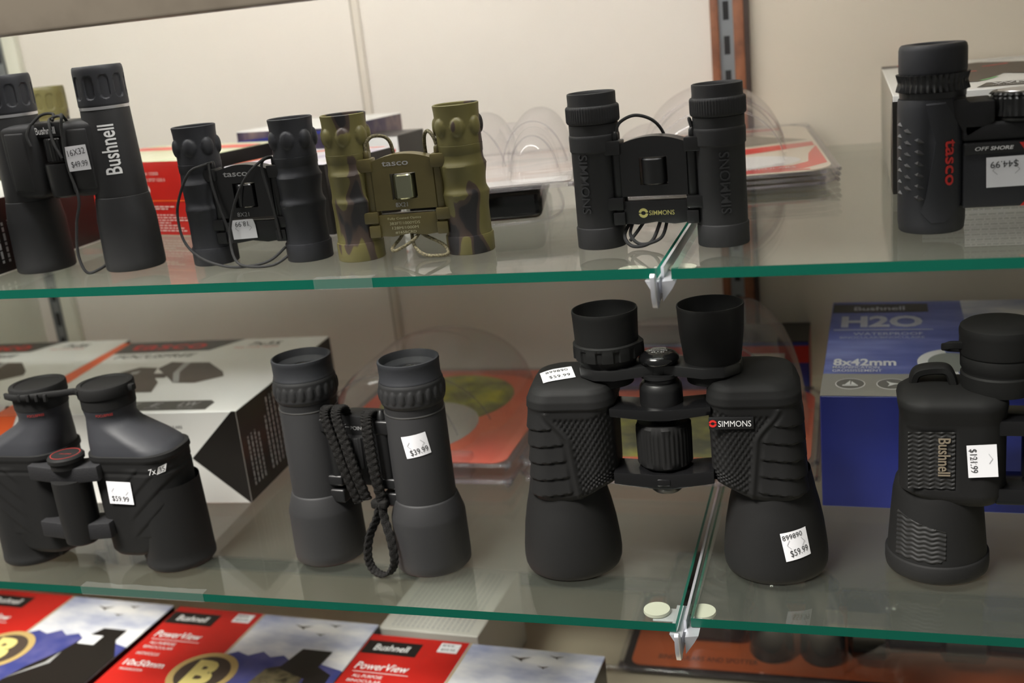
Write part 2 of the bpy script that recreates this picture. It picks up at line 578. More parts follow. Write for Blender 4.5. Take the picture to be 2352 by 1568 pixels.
# vertical joint strip between two back panels
struct('trim_2', G().box(-0.3585, -0.3500, D - 0.0025, D, FLOOR_Z, TOP, 0.0008), M['seam'], 35)
struct('trim_3', G().box(-0.3605, -0.3585, D - 0.0008, D, FLOOR_Z, TOP), M['seam_dark'])  # narrow darker strip along the joint
# corner strip beside the left standard
struct('trim_4', G().box(-0.806, -0.788, D - 0.010, D, FLOOR_Z, TOP, 0.001), M['wall_side'], 35)

def standard(xc, label, wood):
    """slotted steel upright, with the wooden strips it is let into"""
    t = empty('slotted_upright', (xc, D, FLOOR_Z), 0, label, 'shelf upright', 'slotted shelf uprights on the back wall')
    h = TOP - FLOOR_Z
    g = G()
    g.box(-0.0064, 0.0064, -0.0062, -0.0050, 0, h)
    g.box(-0.0067, -0.0058, -0.0080, 0.0, 0, h)
    g.box(0.0058, 0.0067, -0.0080, 0.0, 0, h)
    g.obj('channel', M['standard'], t, 0)
    z = 0.012
    while z < h - 0.02:
        G().box(-0.0028, 0.0028, -0.00655, -0.0060, z, z + 0.0175).obj('slot', M['slot'], t, 0)
        z += 0.0325
    if wood:
        G().box(-0.0150, -0.0069, -0.010, 0.0, 0, h, 0.0008).obj('wood_strip', M['wood'], t, 35)
        G().box(0.0069, 0.0170, -0.010, 0.0, 0, h, 0.0008).obj('wood_strip', M['wood'], t, 35)
        G().box(0.0170, 0.0215, -0.0105, 0.0, 0, h).obj('dark_edge', M['wood_dark'], t, 0)
    return t
standard(0.0332, 'slotted steel upright between stained wood strips behind the small black binoculars at the shelf joint', True)
standard(-0.8165, 'slotted grey steel upright in the far left corner behind the white cartons', False)

def shelf(label, x0, x1, y0, z):
    g = G()
    y1 = D - 0.004
    g.box(x0, x1, y0, y1, z - TG, z)
    fm = [0, 0, 1, 0, 1, 1]
    o = mesh_obj('glass_shelf', g.v, g.f, None, None, 0, [M['glass'], M['edge']], fm)
    return tag(o, label, 'shelf', 'glass display shelves')
shelf('upper glass shelf with bright green edge, left of the bracket joint', -0.80, 0.0345, 0.0, HS)
shelf('upper glass shelf right of the joint, under the large red-lettered binoculars', 0.0435, 0.86, -0.003, HS)
shelf('lower glass shelf with taped edge, left of the bracket joint', -0.80, 0.0315, 0.0, 0.0)
shelf('lower glass shelf right of the joint, under the blue carton', 0.0405, 0.86, 0.0075, 0.0)

def bracket(z, label, xc=0.0368):
    t = empty('shelf_bracket', (xc, 0, z - TG), 0, label, 'bracket', 'metal shelf brackets at the joint')
    S_ = frame((0.0013, 0, 0), (0, 1, 0), (0, 0, 1))             # side plate, normal +X
    arm = [(0.004, -0.002), (0.47, -0.002), (0.488, 0.012), (0.488, -0.06), (0.47, -0.05), (0.30, -0.026), (0.004, -0.010)]
    G().prism(arm, S_, 0.0026).obj('arm', M['steel'], t, 35)
    G().box(-0.0009, 0.0009, 0.006, 0.47, -0.002, 0.0056).obj('divider_fin', M['steel'], t, 0)
    S2 = frame((-0.0015, 0, 0), (0, 1, 0), (0, 0, 1))
    nose = [(-0.013, 0.004), (-0.0105, 0.0058), (-0.008, 0.0045), (-0.003, -0.002), (0.012, -0.004), (0.012, -0.011), (-0.004, -0.0175), (-0.009, -0.0155), (-0.0125, -0.008)]
    G().prism(nose, S2, 0.003, bev=0.0006).obj('nose', M['steel'], t, 50)
    g = G()                                                      # bent saddle under the two glass ends
    for s in (-1, 1):
        V = [(s * 0.001, -0.004, -0.001), (s * 0.0095, -0.002, -0.0008), (s * 0.0095, 0.035, -0.0008), (s * 0.001, 0.035, -0.001),
             (s * 0.001, -0.004, -0.0135), (s * 0.0065, -0.002, -0.0062), (s * 0.0065, 0.035, -0.0062), (s * 0.001, 0.035, -0.0135)]
        g.add(V, [(0, 1, 2, 3), (7, 6, 5, 4), (0, 4, 5, 1), (1, 5, 6, 2), (2, 6, 7, 3), (3, 7, 4, 0)])
    g.obj('saddle', M['steel'], t, 25)
    g = G()
    g.box(-0.024, 0.016, 0.018, 0.034, -0.0042, -0.0030, 0.0004)
    g.obj('pad_wing', M['steel'], t, 35)
    for px, py in ((-0.0225, 0.028), (0.0085, 0.029)):
        G().lathe([(0, -0.0030), (0.0085, -0.0030), (0.0092, -0.0022), (0.0090, -0.0002), (0, 0.0)], (px, py), 32).obj('rubber_pad', M['pad'], t, 40)
    return t
bracket(HS, 'silver metal bracket under the joint of the upper glass shelves')
bracket(0.0, 'silver metal bracket under the joint of the lower glass shelves')

def tape(name_label, x0, x1, z):
    t = empty('clear_tape', ((x0 + x1) / 2, 0, z), 0, name_label, 'tape', 'clear tape on the shelf edges')
    w = (x1 - x0) / 2
    rr = random.Random(int(abs(x0) * 1000))
    g = G()
    n = 14
    V, Fs = [], []
    for i in range(n + 1):
        x = -w + 2 * w * i / n
        j = rr.uniform(-0.0012, 0.0012)
        V += [(x, 0.006 + j, 0.0004), (x, -0.0006, 0.0005), (x, -0.0006, -TG - 0.0003), (x, 0.004 + j, -TG - 0.0004)]
    for i in range(n):
        for k in range(3):
            a = i * 4 + k
            Fs.append([a, a + 1, a + 5, a + 4])
    g.add(V, Fs).obj('strip', M['tape'], t, 20)
    return t
tape('short strip of clear tape on the upper shelf edge below the camouflage binoculars', -0.192, -0.150, HS)
tape('long wrinkled strip of clear tape on the lower shelf edge at the left', -0.435, -0.325, 0.0)

# fluorescent lamp behind the front rail
def tube_lamp():
    t = empty('fluorescent_lamp', (-0.315, 0.01, TOP), 0, 'white fluorescent tube lamp under the case top behind the front rail', 'lamp')
    m, nt, b, out = new_mat('tube_glow')
    b.inputs['Base Color'].default_value = (0.9, 0.9, 0.9, 1)
    b.inputs['Emission Color'].default_value = (1.0, 0.995, 0.985, 1)
    b.inputs['Emission Strength'].default_value = TUBE_STRENGTH
    L = 0.495
    n = 20
    rings = [[Vector((x, 0.0125 * math.cos(2 * math.pi * k / n), -0.075 + 0.0125 * math.sin(2 * math.pi * k / n))) for k in range(n)] for x in (-L, L)]
    G().loft(rings).obj('tube', m, t, 35)
    G().box(-L - 0.02, L + 0.02, -0.03, 0.03, -0.035, 0, 0.002).obj('housing', M['card_white'], t, 35)
    for s in (-1, 1):
        G().box(s * (L + 0.009) - 0.008, s * (L + 0.009) + 0.008, -0.014, 0.014, -0.095, -0.034, 0.002).obj('lamp_holder', M['card_white'], t, 35)
tube_lamp()

# ------------------------------------------------------------------ compact folding binoculars
def compact(t, a, kind, body, cupm, bridge_m, wheel_m, print_m):
    """two slim barrels at x = -a, +a on a double-hinged bridge; kind 'bump' or 'band'"""
    for s in (-1, 1):
        c = (s * a, 0)
        if kind == 'bump':
            def fn(t_, r, z, s=s):
                e = 0.0
                if 0.014 < z < 0.067:
                    # two soft thumb swells on the front of the barrel
                    w = math.exp(-((t_ + 0.10 * s) / 0.95) ** 2) + 0.8 * math.exp(-((abs(t_) - 1.9) / 0.5) ** 2)
                    for zc in (0.0590, 0.0405):
                        q = (z - zc)
                        e += 0.0024 * w * (math.exp(-(q / 0.0030) ** 2) if q > 0 else math.exp(-(q / 0.0065) ** 2) * 0.8)
                return r + e
            zs = [0.0675 - 0.001 * k for k in range(0, 54)]
            prof = [(0, 0.0008), (0.0135, 0.0008), (0.0140, 0.0), (0.0160, 0.0), (0.0165, 0.0006), (0.0166, 0.0120), (0.0163, 0.0127), (0.0157, 0.0128)]
            prof += [(0.0150 + 0.0007 * max(0, (0.045 - z) / 0.045), z) for z in reversed(zs)]
            prof += [(0.0153, 0.0680), (0.0155, 0.0735), (0.0150, 0.0738)]
            G().lathe(prof, c, 72, fn).obj('barrel', body, t, 40)
            def fc(t_, r, z):
                k = 7
                ph = ((t_ + 0.25) / (2 * math.pi) * k) % 1.0 - 0.5
                d2 = (ph / 0.36) ** 2 + ((z - 0.0855) / 0.0062) ** 2
                return r + (0.0024 * math.sqrt(max(0, 1 - d2)) if d2 < 1 and r > 0.0145 else 0)
            cp = [(0.0148, 0.0736), (0.0153, 0.0738)] + [(0.0153 - 0.0002 * math.sin((z - 0.0745) / 0.02 * 3), z) for z in [0.0745 + 0.0007 * k for k in range(0, 29)]]
            cp += [(0.0153, 0.0955), (0.0156, 0.0985), (0.0157, 0.0998), (0.0150, 0.1003), (0.0143, 0.0998), (0.0140, 0.0975), (0.0137, 0.0900), (0.0137, 0.0895)]
            cup = G().lathe(cp, c, 112, fc).obj('eyecup', cupm, t, 40)
        else:
            prof = [(0, 0.0008), (0.0138, 0.0008), (0.0142, 0.0), (0.0158, 0.0), (0.0162, 0.0006), (0.0163, 0.0132), (0.0160, 0.0137), (0.0156, 0.0140),
                    (0.0156, 0.0620), (0.0158, 0.0630), (0.0164, 0.0635), (0.0165, 0.0720), (0.0163, 0.0735), (0.0160, 0.0738), (0.0160, 0.0802), (0.0155, 0.0806)]
            G().lathe(prof, c, 64).obj('barrel', body, t, 40)
            def fc(t_, r, z):
                return r + (0.00022 * math.sin(t_ * 60) if 0.0822 < z < 0.0912 and r > 0.0165 else 0)
            cp = [(0.0150, 0.0803), (0.0158, 0.0806), (0.0168, 0.0812), (0.0172, 0.0823), (0.0172, 0.0840), (0.0172, 0.0860), (0.0172, 0.0880), (0.0172, 0.0900), (0.0171, 0.0911), (0.0165, 0.0920), (0.0158, 0.0922), (0.0156, 0.0940),
                  (0.0157, 0.0985), (0.0156, 0.0998), (0.0149, 0.1002), (0.0143, 0.0996), (0.0140, 0.0970), (0.0137, 0.0900)]
            cup = G().lathe(cp, c, 180, fc).obj('eyecup', cupm, t, 40)
        G().lathe([(0.0137, 0.0900), (0.0080, 0.0895), (0, 0.0893)], c, 40).obj('eyepiece_lens', M['lens'] if kind == 'band' else M['inner'], cup, 40)
    # bridge
    arch = []
    for k in range(13):
        x = -0.0205 + 0.041 * k / 12
        arch.append((x, 0.0712 - 0.0040 * (x / 0.0205) ** 2))
    outline = [(-0.0215, 0.0335), (0.0215, 0.0335), (0.0215, 0.0665)] + list(reversed(arch)) + [(-0.0215, 0.0665)]
    hole = [(-0.0090, 0.0405), (0.0090, 0.0405), (0.0090, 0.0582), (-0.0090, 0.0582)]
    G().prism(outline, FRONT(-0.0105), 0.0125, [hole]).obj('bridge', bridge_m, t, 25)
    low = [(-0.0210, 0.0305), (-0.0210, 0.0160), (-0.012, 0.0150), (0, 0.0166), (0.012, 0.0150), (0.0210, 0.0160), (0.0210, 0.0305)]
    G().prism(low, FRONT(-0.0105), 0.008, bev=0.0005).obj('lower_bridge', bridge_m, t, 35)
    for s in (-1, 1):
        G().lathe([(0, 0.0150), (0.0040, 0.0150), (0.0044, 0.0156), (0.0044, 0.0655), (0.0040, 0.0660), (0, 0.0660)], (s * 0.0238, -0.0060), 24).obj('hinge_pin', bridge_m, t, 35)
        for z0, z1 in ((0.0605, 0.0695), (0.0250, 0.0330), (0.0152, 0.0238)):
            x0, x1 = (0.0205, 0.0325) if z0 != 0.0152 else (0.0200, 0.0280)
            G().box(min(s * x0, s * x1), max(s * x0, s * x1), -0.0122, -0.0002, z0, z1, 0.0009).obj('hinge_lug', bridge_m, t, 35)
        G().lathe([(0.0012, 0.0690), (0.0022, 0.0692), (0.0024, 0.0705), (0.0022, 0.0735), (0.0012, 0.0748), (0, 0.0750)], (s * 0.0250, -0.0062), 16).obj('cord_plug', bridge_m, t, 40)
    G().lathe([(0, 0.0408), (0.0076, 0.0408), (0.0082, 0.0416), (0.0082, 0.0566), (0.0076, 0.0574), (0.0060, 0.0574), (0, 0.0570)], (-0.0004, -0.0052), 96,
              lambda th, r, z: r + (0.00018 * math.sin(th * 48) if r > 0.008 and 0.042 < z < 0.056 and kind == 'band' else 0)).obj('focus_wheel', wheel_m, t, 35)

# camouflage pair
t = empty('folding_binoculars', (-0.1450, 0.0675, HS), 6.7, 'small olive camouflage folding binoculars with braided cord on the upper shelf front', 'binoculars', 'compact folding binoculars')
compact(t, 0.0395, 'bump', M['camo'], M['camo'], M['olive'], M['chrome_green'], M['olive_print'])
mp = planar(FRONT(-0.0105))
g = G(); text(g, 'tasco', mp, -0.0042, 0.0652, 0.0185, 0.0033, bold=0.012); text(g, '8X21', mp, -0.003, 0.0369, 0.0085, 0.0030, bold=0.01)
g.objs('bridge_lettering', M['grey_print'], t, 0)
g = G()
for i, (s, w) in enumerate((('Fully Coated Optics', 0.0235), ('383FT/1000YDS', 0.0215), ('128M/1000M', 0.0185), ('#165BCRD', 0.0150))):
    text(g, s, mp, -0.0025, 0.0275 - 0.0032 * i, w, 0.0019)
g.objs('data_lettering', M['olive_print'], t, 0)
g = G()
g.tube([(-0.0250, -0.0062, 0.0745), (-0.0245, -0.0058, 0.0795), (-0.0195, -0.0030, 0.0835), (-0.0130, 0.0005, 0.0825), (-0.0095, 0.003, 0.0780), (-0.0085, 0.0045, 0.0690)], 0.00125, 10)
g.tube([(0.0250, -0.0062, 0.0745), (0.0235, -0.0058, 0.0800), (0.0195, -0.0030, 0.0840), (0.0160, 0.0005, 0.0815), (0.0145, 0.003, 0.0760), (0.0142, 0.0045, 0.0680)], 0.00125, 10)
g.tube([(-0.006, 0.002, 0.0180), (-0.010, -0.002, 0.0120), (-0.014, -0.010, 0.0070), (-0.010, -0.014, 0.0062), (0.002, -0.012, 0.0120), (0.006, -0.004, 0.0165)], 0.00115, 10)
g.tube([(-0.001, -0.002, 0.0165), (0.002, -0.010, 0.0080), (0.010, -0.017, 0.0028), (0.020, -0.018, 0.0016), (0.026, -0.014, 0.0020), (0.022, -0.008, 0.0070), (0.008, -0.004, 0.0140), (0.003, 0.0, 0.0175)], 0.0012, 10)
g.objs('braided_cord', M['cord_olive'], t, 50)

# plain black pair beside it
t = empty('folding_binoculars', (-0.2666, 0.0692, HS), 0.5, 'small plain black folding binoculars wrapped in thin cord with an upside-down sticker', 'binoculars', 'compact folding binoculars')
compact(t, 0.0385, 'bump', M['bluerubber'], M['bluerubber'], M['plastic'], M['gloss'], M['grey_print'])
g = G(); text(g, 'tasco', mp, -0.0050, 0.0648, 0.0195, 0.0034, bold=0.012); text(g, '8X21', mp, -0.004, 0.0358, 0.0095, 0.0030)
g.objs('bridge_lettering', M['grey_print'], t, 0)
sticker(t, planar(FRONT(-0.0112)), -0.0050, 0.0253, 0.0195, 0.0140, 2, [('18.99', -0.001, 0.0038, 0.0105, 0.0036, 180)], curl=0.002)
g = G()
g.tube([(-0.0240, -0.0062, 0.0740), (-0.027, -0.015, 0.0730), (-0.036, -0.020, 0.0690), (-0.048, -0.019, 0.0520), (-0.0530, -0.018, 0.0380), (-0.050, -0.020, 0.0200), (-0.036, -0.024, 0.0080), (-0.014, -0.028, 0.0020), (0.004, -0.026, 0.0014), (0.018, -0.022, 0.0040), (0.026, -0.012, 0.0110)], 0.0010, 8)
g.tube([(0.0240, -0.0062, 0.0740), (0.021, -0.012, 0.0745), (0.010, -0.017, 0.0660), (-0.001, -0.018, 0.0520), (-0.010, -0.018, 0.0340), (-0.012, -0.021, 0.0180), (-0.006, -0.027, 0.0050), (0.006, -0.029, 0.0014), (0.022, -0.026, 0.0014), (0.031, -0.020, 0.0060)], 0.0010, 8)
g.tube([(-0.0240, -0.012, 0.0745), (-0.023, -0.0135, 0.0560), (-0.017, -0.0145, 0.0300), (-0.014, -0.016, 0.0160)], 0.0010, 8)
g.tube([(0.0240, -0.0062, 0.0745), (0.018, -0.0125, 0.0700), (0.022, -0.0130, 0.0400), (0.024, -0.0130, 0.0170)], 0.0010, 8)
g.objs('neck_cord', M['cord'], t, 50)

# black pair with raised lettering
t = empty('folding_binoculars', (0.0274, 0.0680, HS), -5.0, 'small black folding binoculars with raised barrel lettering standing over the upper shelf joint', 'binoculars', 'compact folding binoculars')
compact(t, 0.0405, 'band', M['rubber_up'], M['rubber_up'], M['plastic'], M['plastic'], M['gold_print'])
g = G(); text(g, 'SIMMONS', mp, 0.0038, 0.0226, 0.0165, 0.0030, bold=0.002)
ring = [(0.0034 * math.cos(k * math.pi / 12), 0.0034 * math.sin(k * math.pi / 12)) for k in range(24)]
def emblem(g, mp, u, v, r):
    """round badge split by an S-like slit"""
    for s in (1, -1):
        up_ = [(r * math.cos(R(a)), r * math.sin(R(a))) for a in range(8, 173, 12)]
        inn = [(r * 0.42 * math.cos(R(a)), r * 0.42 * math.sin(R(a))) for a in range(165, 14, -15)]
        for i in range(13):
            a0, a1 = R(8 + 12.6 * i), R(8 + 12.6 * (i + 1))
            q = [(r * math.cos(a0), r * math.sin(a0)), (r * math.cos(a1), r * math.sin(a1)), (0.5 * r * math.cos(a1), 0.42 * r * math.sin(a1)), (0.5 * r * math.cos(a0), 0.42 * r * math.sin(a0))]
            poly(g, mp, [(u + s * x, v + s * y) for x, y in q])
emblem(g, mp, -0.0082, 0.0226, 0.0031)
g.obj('gold_lettering', M['gold_print'], t, 0)
g = G()
text(g, 'SIMMONS', cylmap(-0.0405, 0, 0.0156, R(-14)), 0, 0.0430, 0.0380, 0.0062, rot=-90, bold=0.004, d=-0.0002, cut=0.0015, thick=0.0009)
text(g, 'SIMMONS', cylmap(0.0405, 0, 0.0156, R(20)), 0, 0.0405, 0.0380, 0.0062, rot=90, bold=0.004, d=-0.0002, cut=0.0015, thick=0.0009)
g.objs('raised_lettering', M['relief_lit'], t, 30)  # same rubber as the barrel; edge highlights put into a lighter colour
g = G()
g.tube([(-0.0250, -0.004, 0.0735), (-0.022, -0.002, 0.0800), (-0.013, 0.001, 0.0835), (-0.003, 0.004, 0.0800), (0.003, 0.007, 0.0720), (0.005, 0.010, 0.0600)], 0.0011, 8)
g.tube([(0.0250, -0.0062, 0.0740), (0.0235, -0.0058, 0.0800), (0.0250, -0.0035, 0.0745)], 0.0011, 8)
g.tube([(-0.020, 0.002, 0.0160), (-0.022, -0.010, 0.0080), (-0.015, -0.016, 0.0022), (-0.004, -0.012, 0.0040), (0.001, -0.004, 0.0160)], 0.0012, 8)
g.tube([(-0.018, 0.000, 0.0160), (-0.018, -0.010, 0.0085), (-0.010, -0.014, 0.0030), (0.002, -0.010, 0.0060), (0.005, -0.002, 0.0160)], 0.0011, 8)
g.tube([(-0.010, -0.002, 0.0160), (-0.014, -0.008, 0.0100), (-0.018, -0.012, 0.0050)], 0.0011, 8)
g.objs('neck_cord', M['cord'], t, 50)

# ------------------------------------------------------------------ straight-barrel binoculars with wide housing (upper left)
def roof_pair(t, a, k, body, cupm, ringm, detail=True):
    """k scales the heights and radii"""
    rf = lambda z: k * (0.0174 + (0.0190 - 0.0174) * (0.117 - z / k) / 0.062)
    for s in (-1, 1):
        c = (s * a, 0)
        prof = [(0, 0.0012), (0.0185, 0.0012), (0.0190, 0.0), (0.0210, 0.0), (0.0219, 0.0012), (0.0220, 0.0060), (0.0214, 0.0390), (0.0211, 0.0405), (0.0196, 0.0530), (0.0193, 0.0545), (0.0189, 0.0548), (0.0190, 0.0556), (0.0190, 0.0560), (0.0174, 0.1170), (0.0172, 0.1178)]
        G().lathe([(r * k, z * k) for r, z in prof], c, 64).obj('barrel', body, t, 40)
        G().lathe([(r * k, z * k) for r, z in [(0.0165, 0.1178), (0.0176, 0.1179), (0.0177, 0.1190), (0.0176, 0.1200), (0.0165, 0.1201)]], c, 64).obj('silver_ring', ringm, t, 40)
        def fc(t_, r, z):
            r0 = r / k; z0 = z / k
            if r0 < 0.0170: return r
            n = 10
            ph = ((t_ + 0.1) / (2 * math.pi) * n) % 1.0 - 0.5
            dz = abs(z0 - 0.1335) / 0.0085
            dp = abs(ph) / 0.36
            d = (dp ** 2.2 + dz ** 4)
            return r - k * (0.0011 * sm(1.0, 0.72, d))
        cp = [(0.0165, 0.1199), (0.0174, 0.1200), (0.0178, 0.1210)] + [(0.0178, 0.1210 + 0.0007 * j) for j in range(1, 34)] + [(0.0177, 0.1455), (0.0174, 0.1475), (0.0166, 0.1485), (0.0156, 0.1484), (0.0152, 0.1470), (0.0150, 0.1400)]
        cup = G().lathe([(r * k, z * k) for r, z in cp], c, 160, fc).obj('eyecup', cupm, t, 40)
        G().lathe([(0.0150 * k, 0.140 * k), (0.009 * k, 0.1395 * k), (0, 0.1393 * k)], c, 40).obj('eyepiece_lens', M['lens'], cup, 40)
    # housings that wrap the fronts of the barrels, and the drum between them
    for s in (-1, 1):
        x0, x1 = sorted((s * 0.0128, s * (a + 0.0015)))
        G().box(x0, x1, -0.0185 * k, 0.014, 0.057 * k, 0.112 * k, 0.0055, 4).obj('housing', body, t, 40)
        if detail:
            p0, p1 = sorted((s * 0.0195, s * (a - 0.0045)))
            g = G()
            g.box(p0, p1, -0.0193 * k, -0.010, 0.0625 * k, 0.1065 * k, 0.0018, 3)
            g.obj('raised_panel', body, t, 40)
    g = G()
    g.box(-0.0140, 0.0140, -0.0130 * k, 0.012, 0.1010 * k, 0.1120 * k, 0.0015)
    g.obj('top_bridge', M['plastic'], t, 35)
    G().lathe([(0, 0.0830 * k), (0.0092, 0.0832 * k), (0.0098, 0.0840 * k), (0.0098, 0.0995 * k), (0.0092, 0.1004 * k), (0, 0.1006 * k)], (-0.0005, -0.0060), 80,
              lambda th, r, z: r + (0.0003 * math.sin(th * 26) if r > 0.0097 else 0)).obj('focus_wheel', M['plastic'], t, 35)
    G().lathe([(0, 0.0565 * k), (0.0105, 0.0566 * k), (0.0118, 0.0580 * k), (0.0128, 0.0800 * k), (0.0124, 0.0816 * k), (0, 0.0820 * k)], (-0.0005, -0.0060), 48).obj('hinge_drum', M['plastic'], t, 35)
    return rf

t = empty('binoculars', (-0.4160, 0.0681, HS), -3.5, 'tall black binoculars with silver rings and white lettering down the barrel at the upper left', 'binoculars')
rf = roof_pair(t, 0.043, 1.0, M['rubber_up'], M['bluerubber'], M['silver'])
g = G(); text(g, 'Bushnell', cylmap(0.043, 0, rf, R(33)), 0.0, 0.0895, 0.0355, 0.0115, rot=90, bold=0.014, d=0.0003, cut=0.001)
g.obj('barrel_lettering', M['white'], t, 0)
g = G(); text(g, 'Bushnell', planar(FRONT(-0.0130)), -0.0040, 0.1062, 0.0185, 0.0052, bold=0.006)
g.objs('bridge_lettering', M['white'], t, 0)
sticker(t, planar(FRONT(-0.0198)), 0.0265, 0.0855, 0.0205, 0.0180, 3, [('16X32', 0.0005, 0.0045, 0.0160, 0.0045, 4), ('$49.99', 0.001, -0.0045, 0.0150, 0.0050, 0)], zig=False)
g = G()
g.tube([(0.0150, -0.010, 0.1120), (0.017, -0.016, 0.1170), (0.020, -0.020, 0.1150), (0.0175, -0.0200, 0.1050), (0.0160, -0.0195, 0.0800), (0.0200, -0.0200, 0.0560), (0.0150, -0.022, 0.0380), (0.0120, -0.024, 0.0160), (0.0160, -0.024, 0.0016), (0.0220, -0.018, 0.0016), (0.0260, -0.008, 0.0060), (0.0240, 0.004, 0.0120)], 0.0011, 8)
g.tube([(0.019, -0.018, 0.1150), (0.010, -0.012, 0.1160), (0.000, -0.010, 0.1140), (0.003, -0.015, 0.1100), (0.006, -0.018, 0.0980), (0.012, -0.019, 0.0860)], 0.0011, 8)
g.tube([(-0.018, -0.014, 0.1090), (-0.010, -0.008, 0.1170), (0.000, -0.006, 0.1175), (0.004, -0.012, 0.1130)], 0.0011, 8)
g.tube([(-0.013, -0.016, 0.1120), (-0.0160, -0.0190, 0.1040), (-0.0140, -0.0190, 0.0960)], 0.0011, 8)
g.objs('neck_cord', M['cord'], t, 50)

t = empty('binoculars', (-0.6000, 0.2450, HS), -4, 'olive camouflage binoculars half hidden behind the tall black pair at the upper left', 'binoculars')
roof_pair(t, 0.036, 0.90, M['camo2'], M['camo2'], M['olive'], False)

# ------------------------------------------------------------------ the pair with the wound wrist strap (lower shelf)
t = empty('binoculars', (-0.2081, 0.0722, 0), -4.7, 'black straight-barrel binoculars wound with a woven wrist strap on the lower shelf', 'binoculars')
A = 0.0453
for s in (-1, 1):
    c = (s * A, 0)
    prof = [(0, 0.0015), (0.0235, 0.0015), (0.0240, 0.0), (0.0270, 0.0), (0.0283, 0.0015), (0.0286, 0.0080), (0.0281, 0.0400), (0.0277, 0.0425), (0.0240, 0.0545), (0.0235, 0.0555), (0.0229, 0.0558), (0.0228, 0.0600), (0.0224, 0.1232), (0.0221, 0.1240)]
    G().lathe(prof, c, 72).obj('barrel', M['rubber_up'], t, 40)
    G().lathe([(0.0215, 0.1238), (0.0225, 0.1240), (0.0227, 0.1244), (0.0225, 0.1249), (0.0215, 0.1250)], c, 72).obj('grey_ring', M['grey_ring'], t, 40)
    def fk(t_, r, z):
        if r < 0.0225: return r
        n = 22
        ph = (t_ / (2 * math.pi) * n) % 1.0 - 0.5
        d2 = (ph / 0.36) ** 2 + ((z - 0.1395) / 0.0052) ** 2
        return r + (0.0012 * math.sqrt(max(0, 1 - d2)) if d2 < 1 else 0)
    cp = [(0.0205, 0.1248), (0.0218, 0.1250), (0.0220, 0.1300), (0.0226, 0.1306), (0.0233, 0.1320)] + [(0.0238, 0.1330 + 0.0007 * j) for j in range(0, 20)]
    cp += [(0.0236, 0.1472), (0.0230, 0.1484)]
    kn = G().lathe(cp, c, 176, fk).obj('diopter_ring', M['rubber_up'], t, 40)
    cp = [(0.0220, 0.1482), (0.0230, 0.1486), (0.0228, 0.1500), (0.0224, 0.1506), (0.0225, 0.1600), (0.0228, 0.1618), (0.0225, 0.1632), (0.0213, 0.1635), (0.0208, 0.1625), (0.0196, 0.1580), (0.0145, 0.1548)]
    cup = G().lathe(cp, c, 72).obj('eyecup', M['bluerubber'], t, 40)
    G().lathe([(0.0145, 0.1548), (0.0115, 0.1545), (0.0105, 0.1552), (0.0070, 0.1568), (0.0035, 0.1577), (0, 0.1580)], c, 48).obj('eyepiece_lens', M['lens'], cup, 60)
out = [(-0.0260, 0.0640), (0.0260, 0.0640), (0.0260, 0.1180), (0.010, 0.1200), (-0.010, 0.1200), (-0.0260, 0.1180)]
G().prism(out, FRONT(-0.0100), 0.018, bev=0.001).obj('bridge', M['plastic'], t, 35)
for s in (-1, 1):
    G().lathe([(0, 0.0640), (0.0056, 0.0641), (0.006, 0.0650), (0.006, 0.1120), (0, 0.1121)], (s * 0.0215, -0.0085), 28).obj('hinge_pin', M['plastic'], t, 35)
    for z0, z1 in ((0.1075, 0.1185), (0.0640, 0.0725), (0.0500, 0.0610)):
        x0, x1 = sorted((s * 0.0165, s * 0.0320))
        G().box(x0, x1, -0.0150, 0.002, z0, z1, 0.0016, 3).obj('hinge_lug', M['plastic'], t, 35)
    G().lathe([(0.0035, 0.1180), (0.0040, 0.1190), (0.0030, 0.1225), (0.0012, 0.1250), (0, 0.1252)], (s * 0.0215, -0.0085), 20).obj('hinge_cap', M['plastic'], t, 40)
G().lathe([(0, 0.080), (0.009, 0.080), (0.0095, 0.081), (0.0095, 0.104), (0.009, 0.105), (0, 0.105)], (0, -0.008), 64, lambda th, r, z: r + (0.0004 * math.sin(th * 24) if r > 0.0093 else 0)).obj('focus_wheel', M['plastic'], t, 35)
g = G(); text(g, 'POINT', planar(FRONT(-0.0100)), 0.0010, 0.1105, 0.0120, 0.0030)
g.tube([(-0.0085, -0.0102, 0.1135), (-0.0112, -0.0102, 0.1120), (-0.0115, -0.0102, 0.1100), (-0.0090, -0.0102, 0.1082)], 0.0002, 4)
g.tube([(-0.0115, -0.0102, 0.1112), (-0.006, -0.0102, 0.1112)], 0.0002, 4)
g.objs('bridge_lettering', M['grey_print'], t, 0)
st_ = G()
X = Vector((1, 0.15, 0))
def strap_loop(g, x, y, ztop, zbot, xb, w):
    g.tube([(x, y + 0.016, ztop - 0.012), (x, y + 0.012, ztop), (x, y + 0.004, ztop + 0.0035), (x, y, ztop - 0.002), (x + (xb - x) * 0.35, y - 0.0015, ztop * 0.7 + zbot * 0.3), (x + (xb - x) * 0.7, y - 0.001, ztop * 0.35 + zbot * 0.65), (xb, y + 0.003, zbot)], 0, 24, 24, (w, 0.0032, X), rib=1)
strap_loop(st_, -0.0210, -0.0180, 0.1235, 0.0520, -0.0050, 0.0072)
strap_loop(st_, -0.0095, -0.0200, 0.1250, 0.0560, 0.0040, 0.0080)
strap_loop(st_, 0.0145, -0.0190, 0.1215, 0.0520, 0.0170, 0.0085)
st_.objs('wound_strap', M['webbing'], t, 50)
st_ = G()
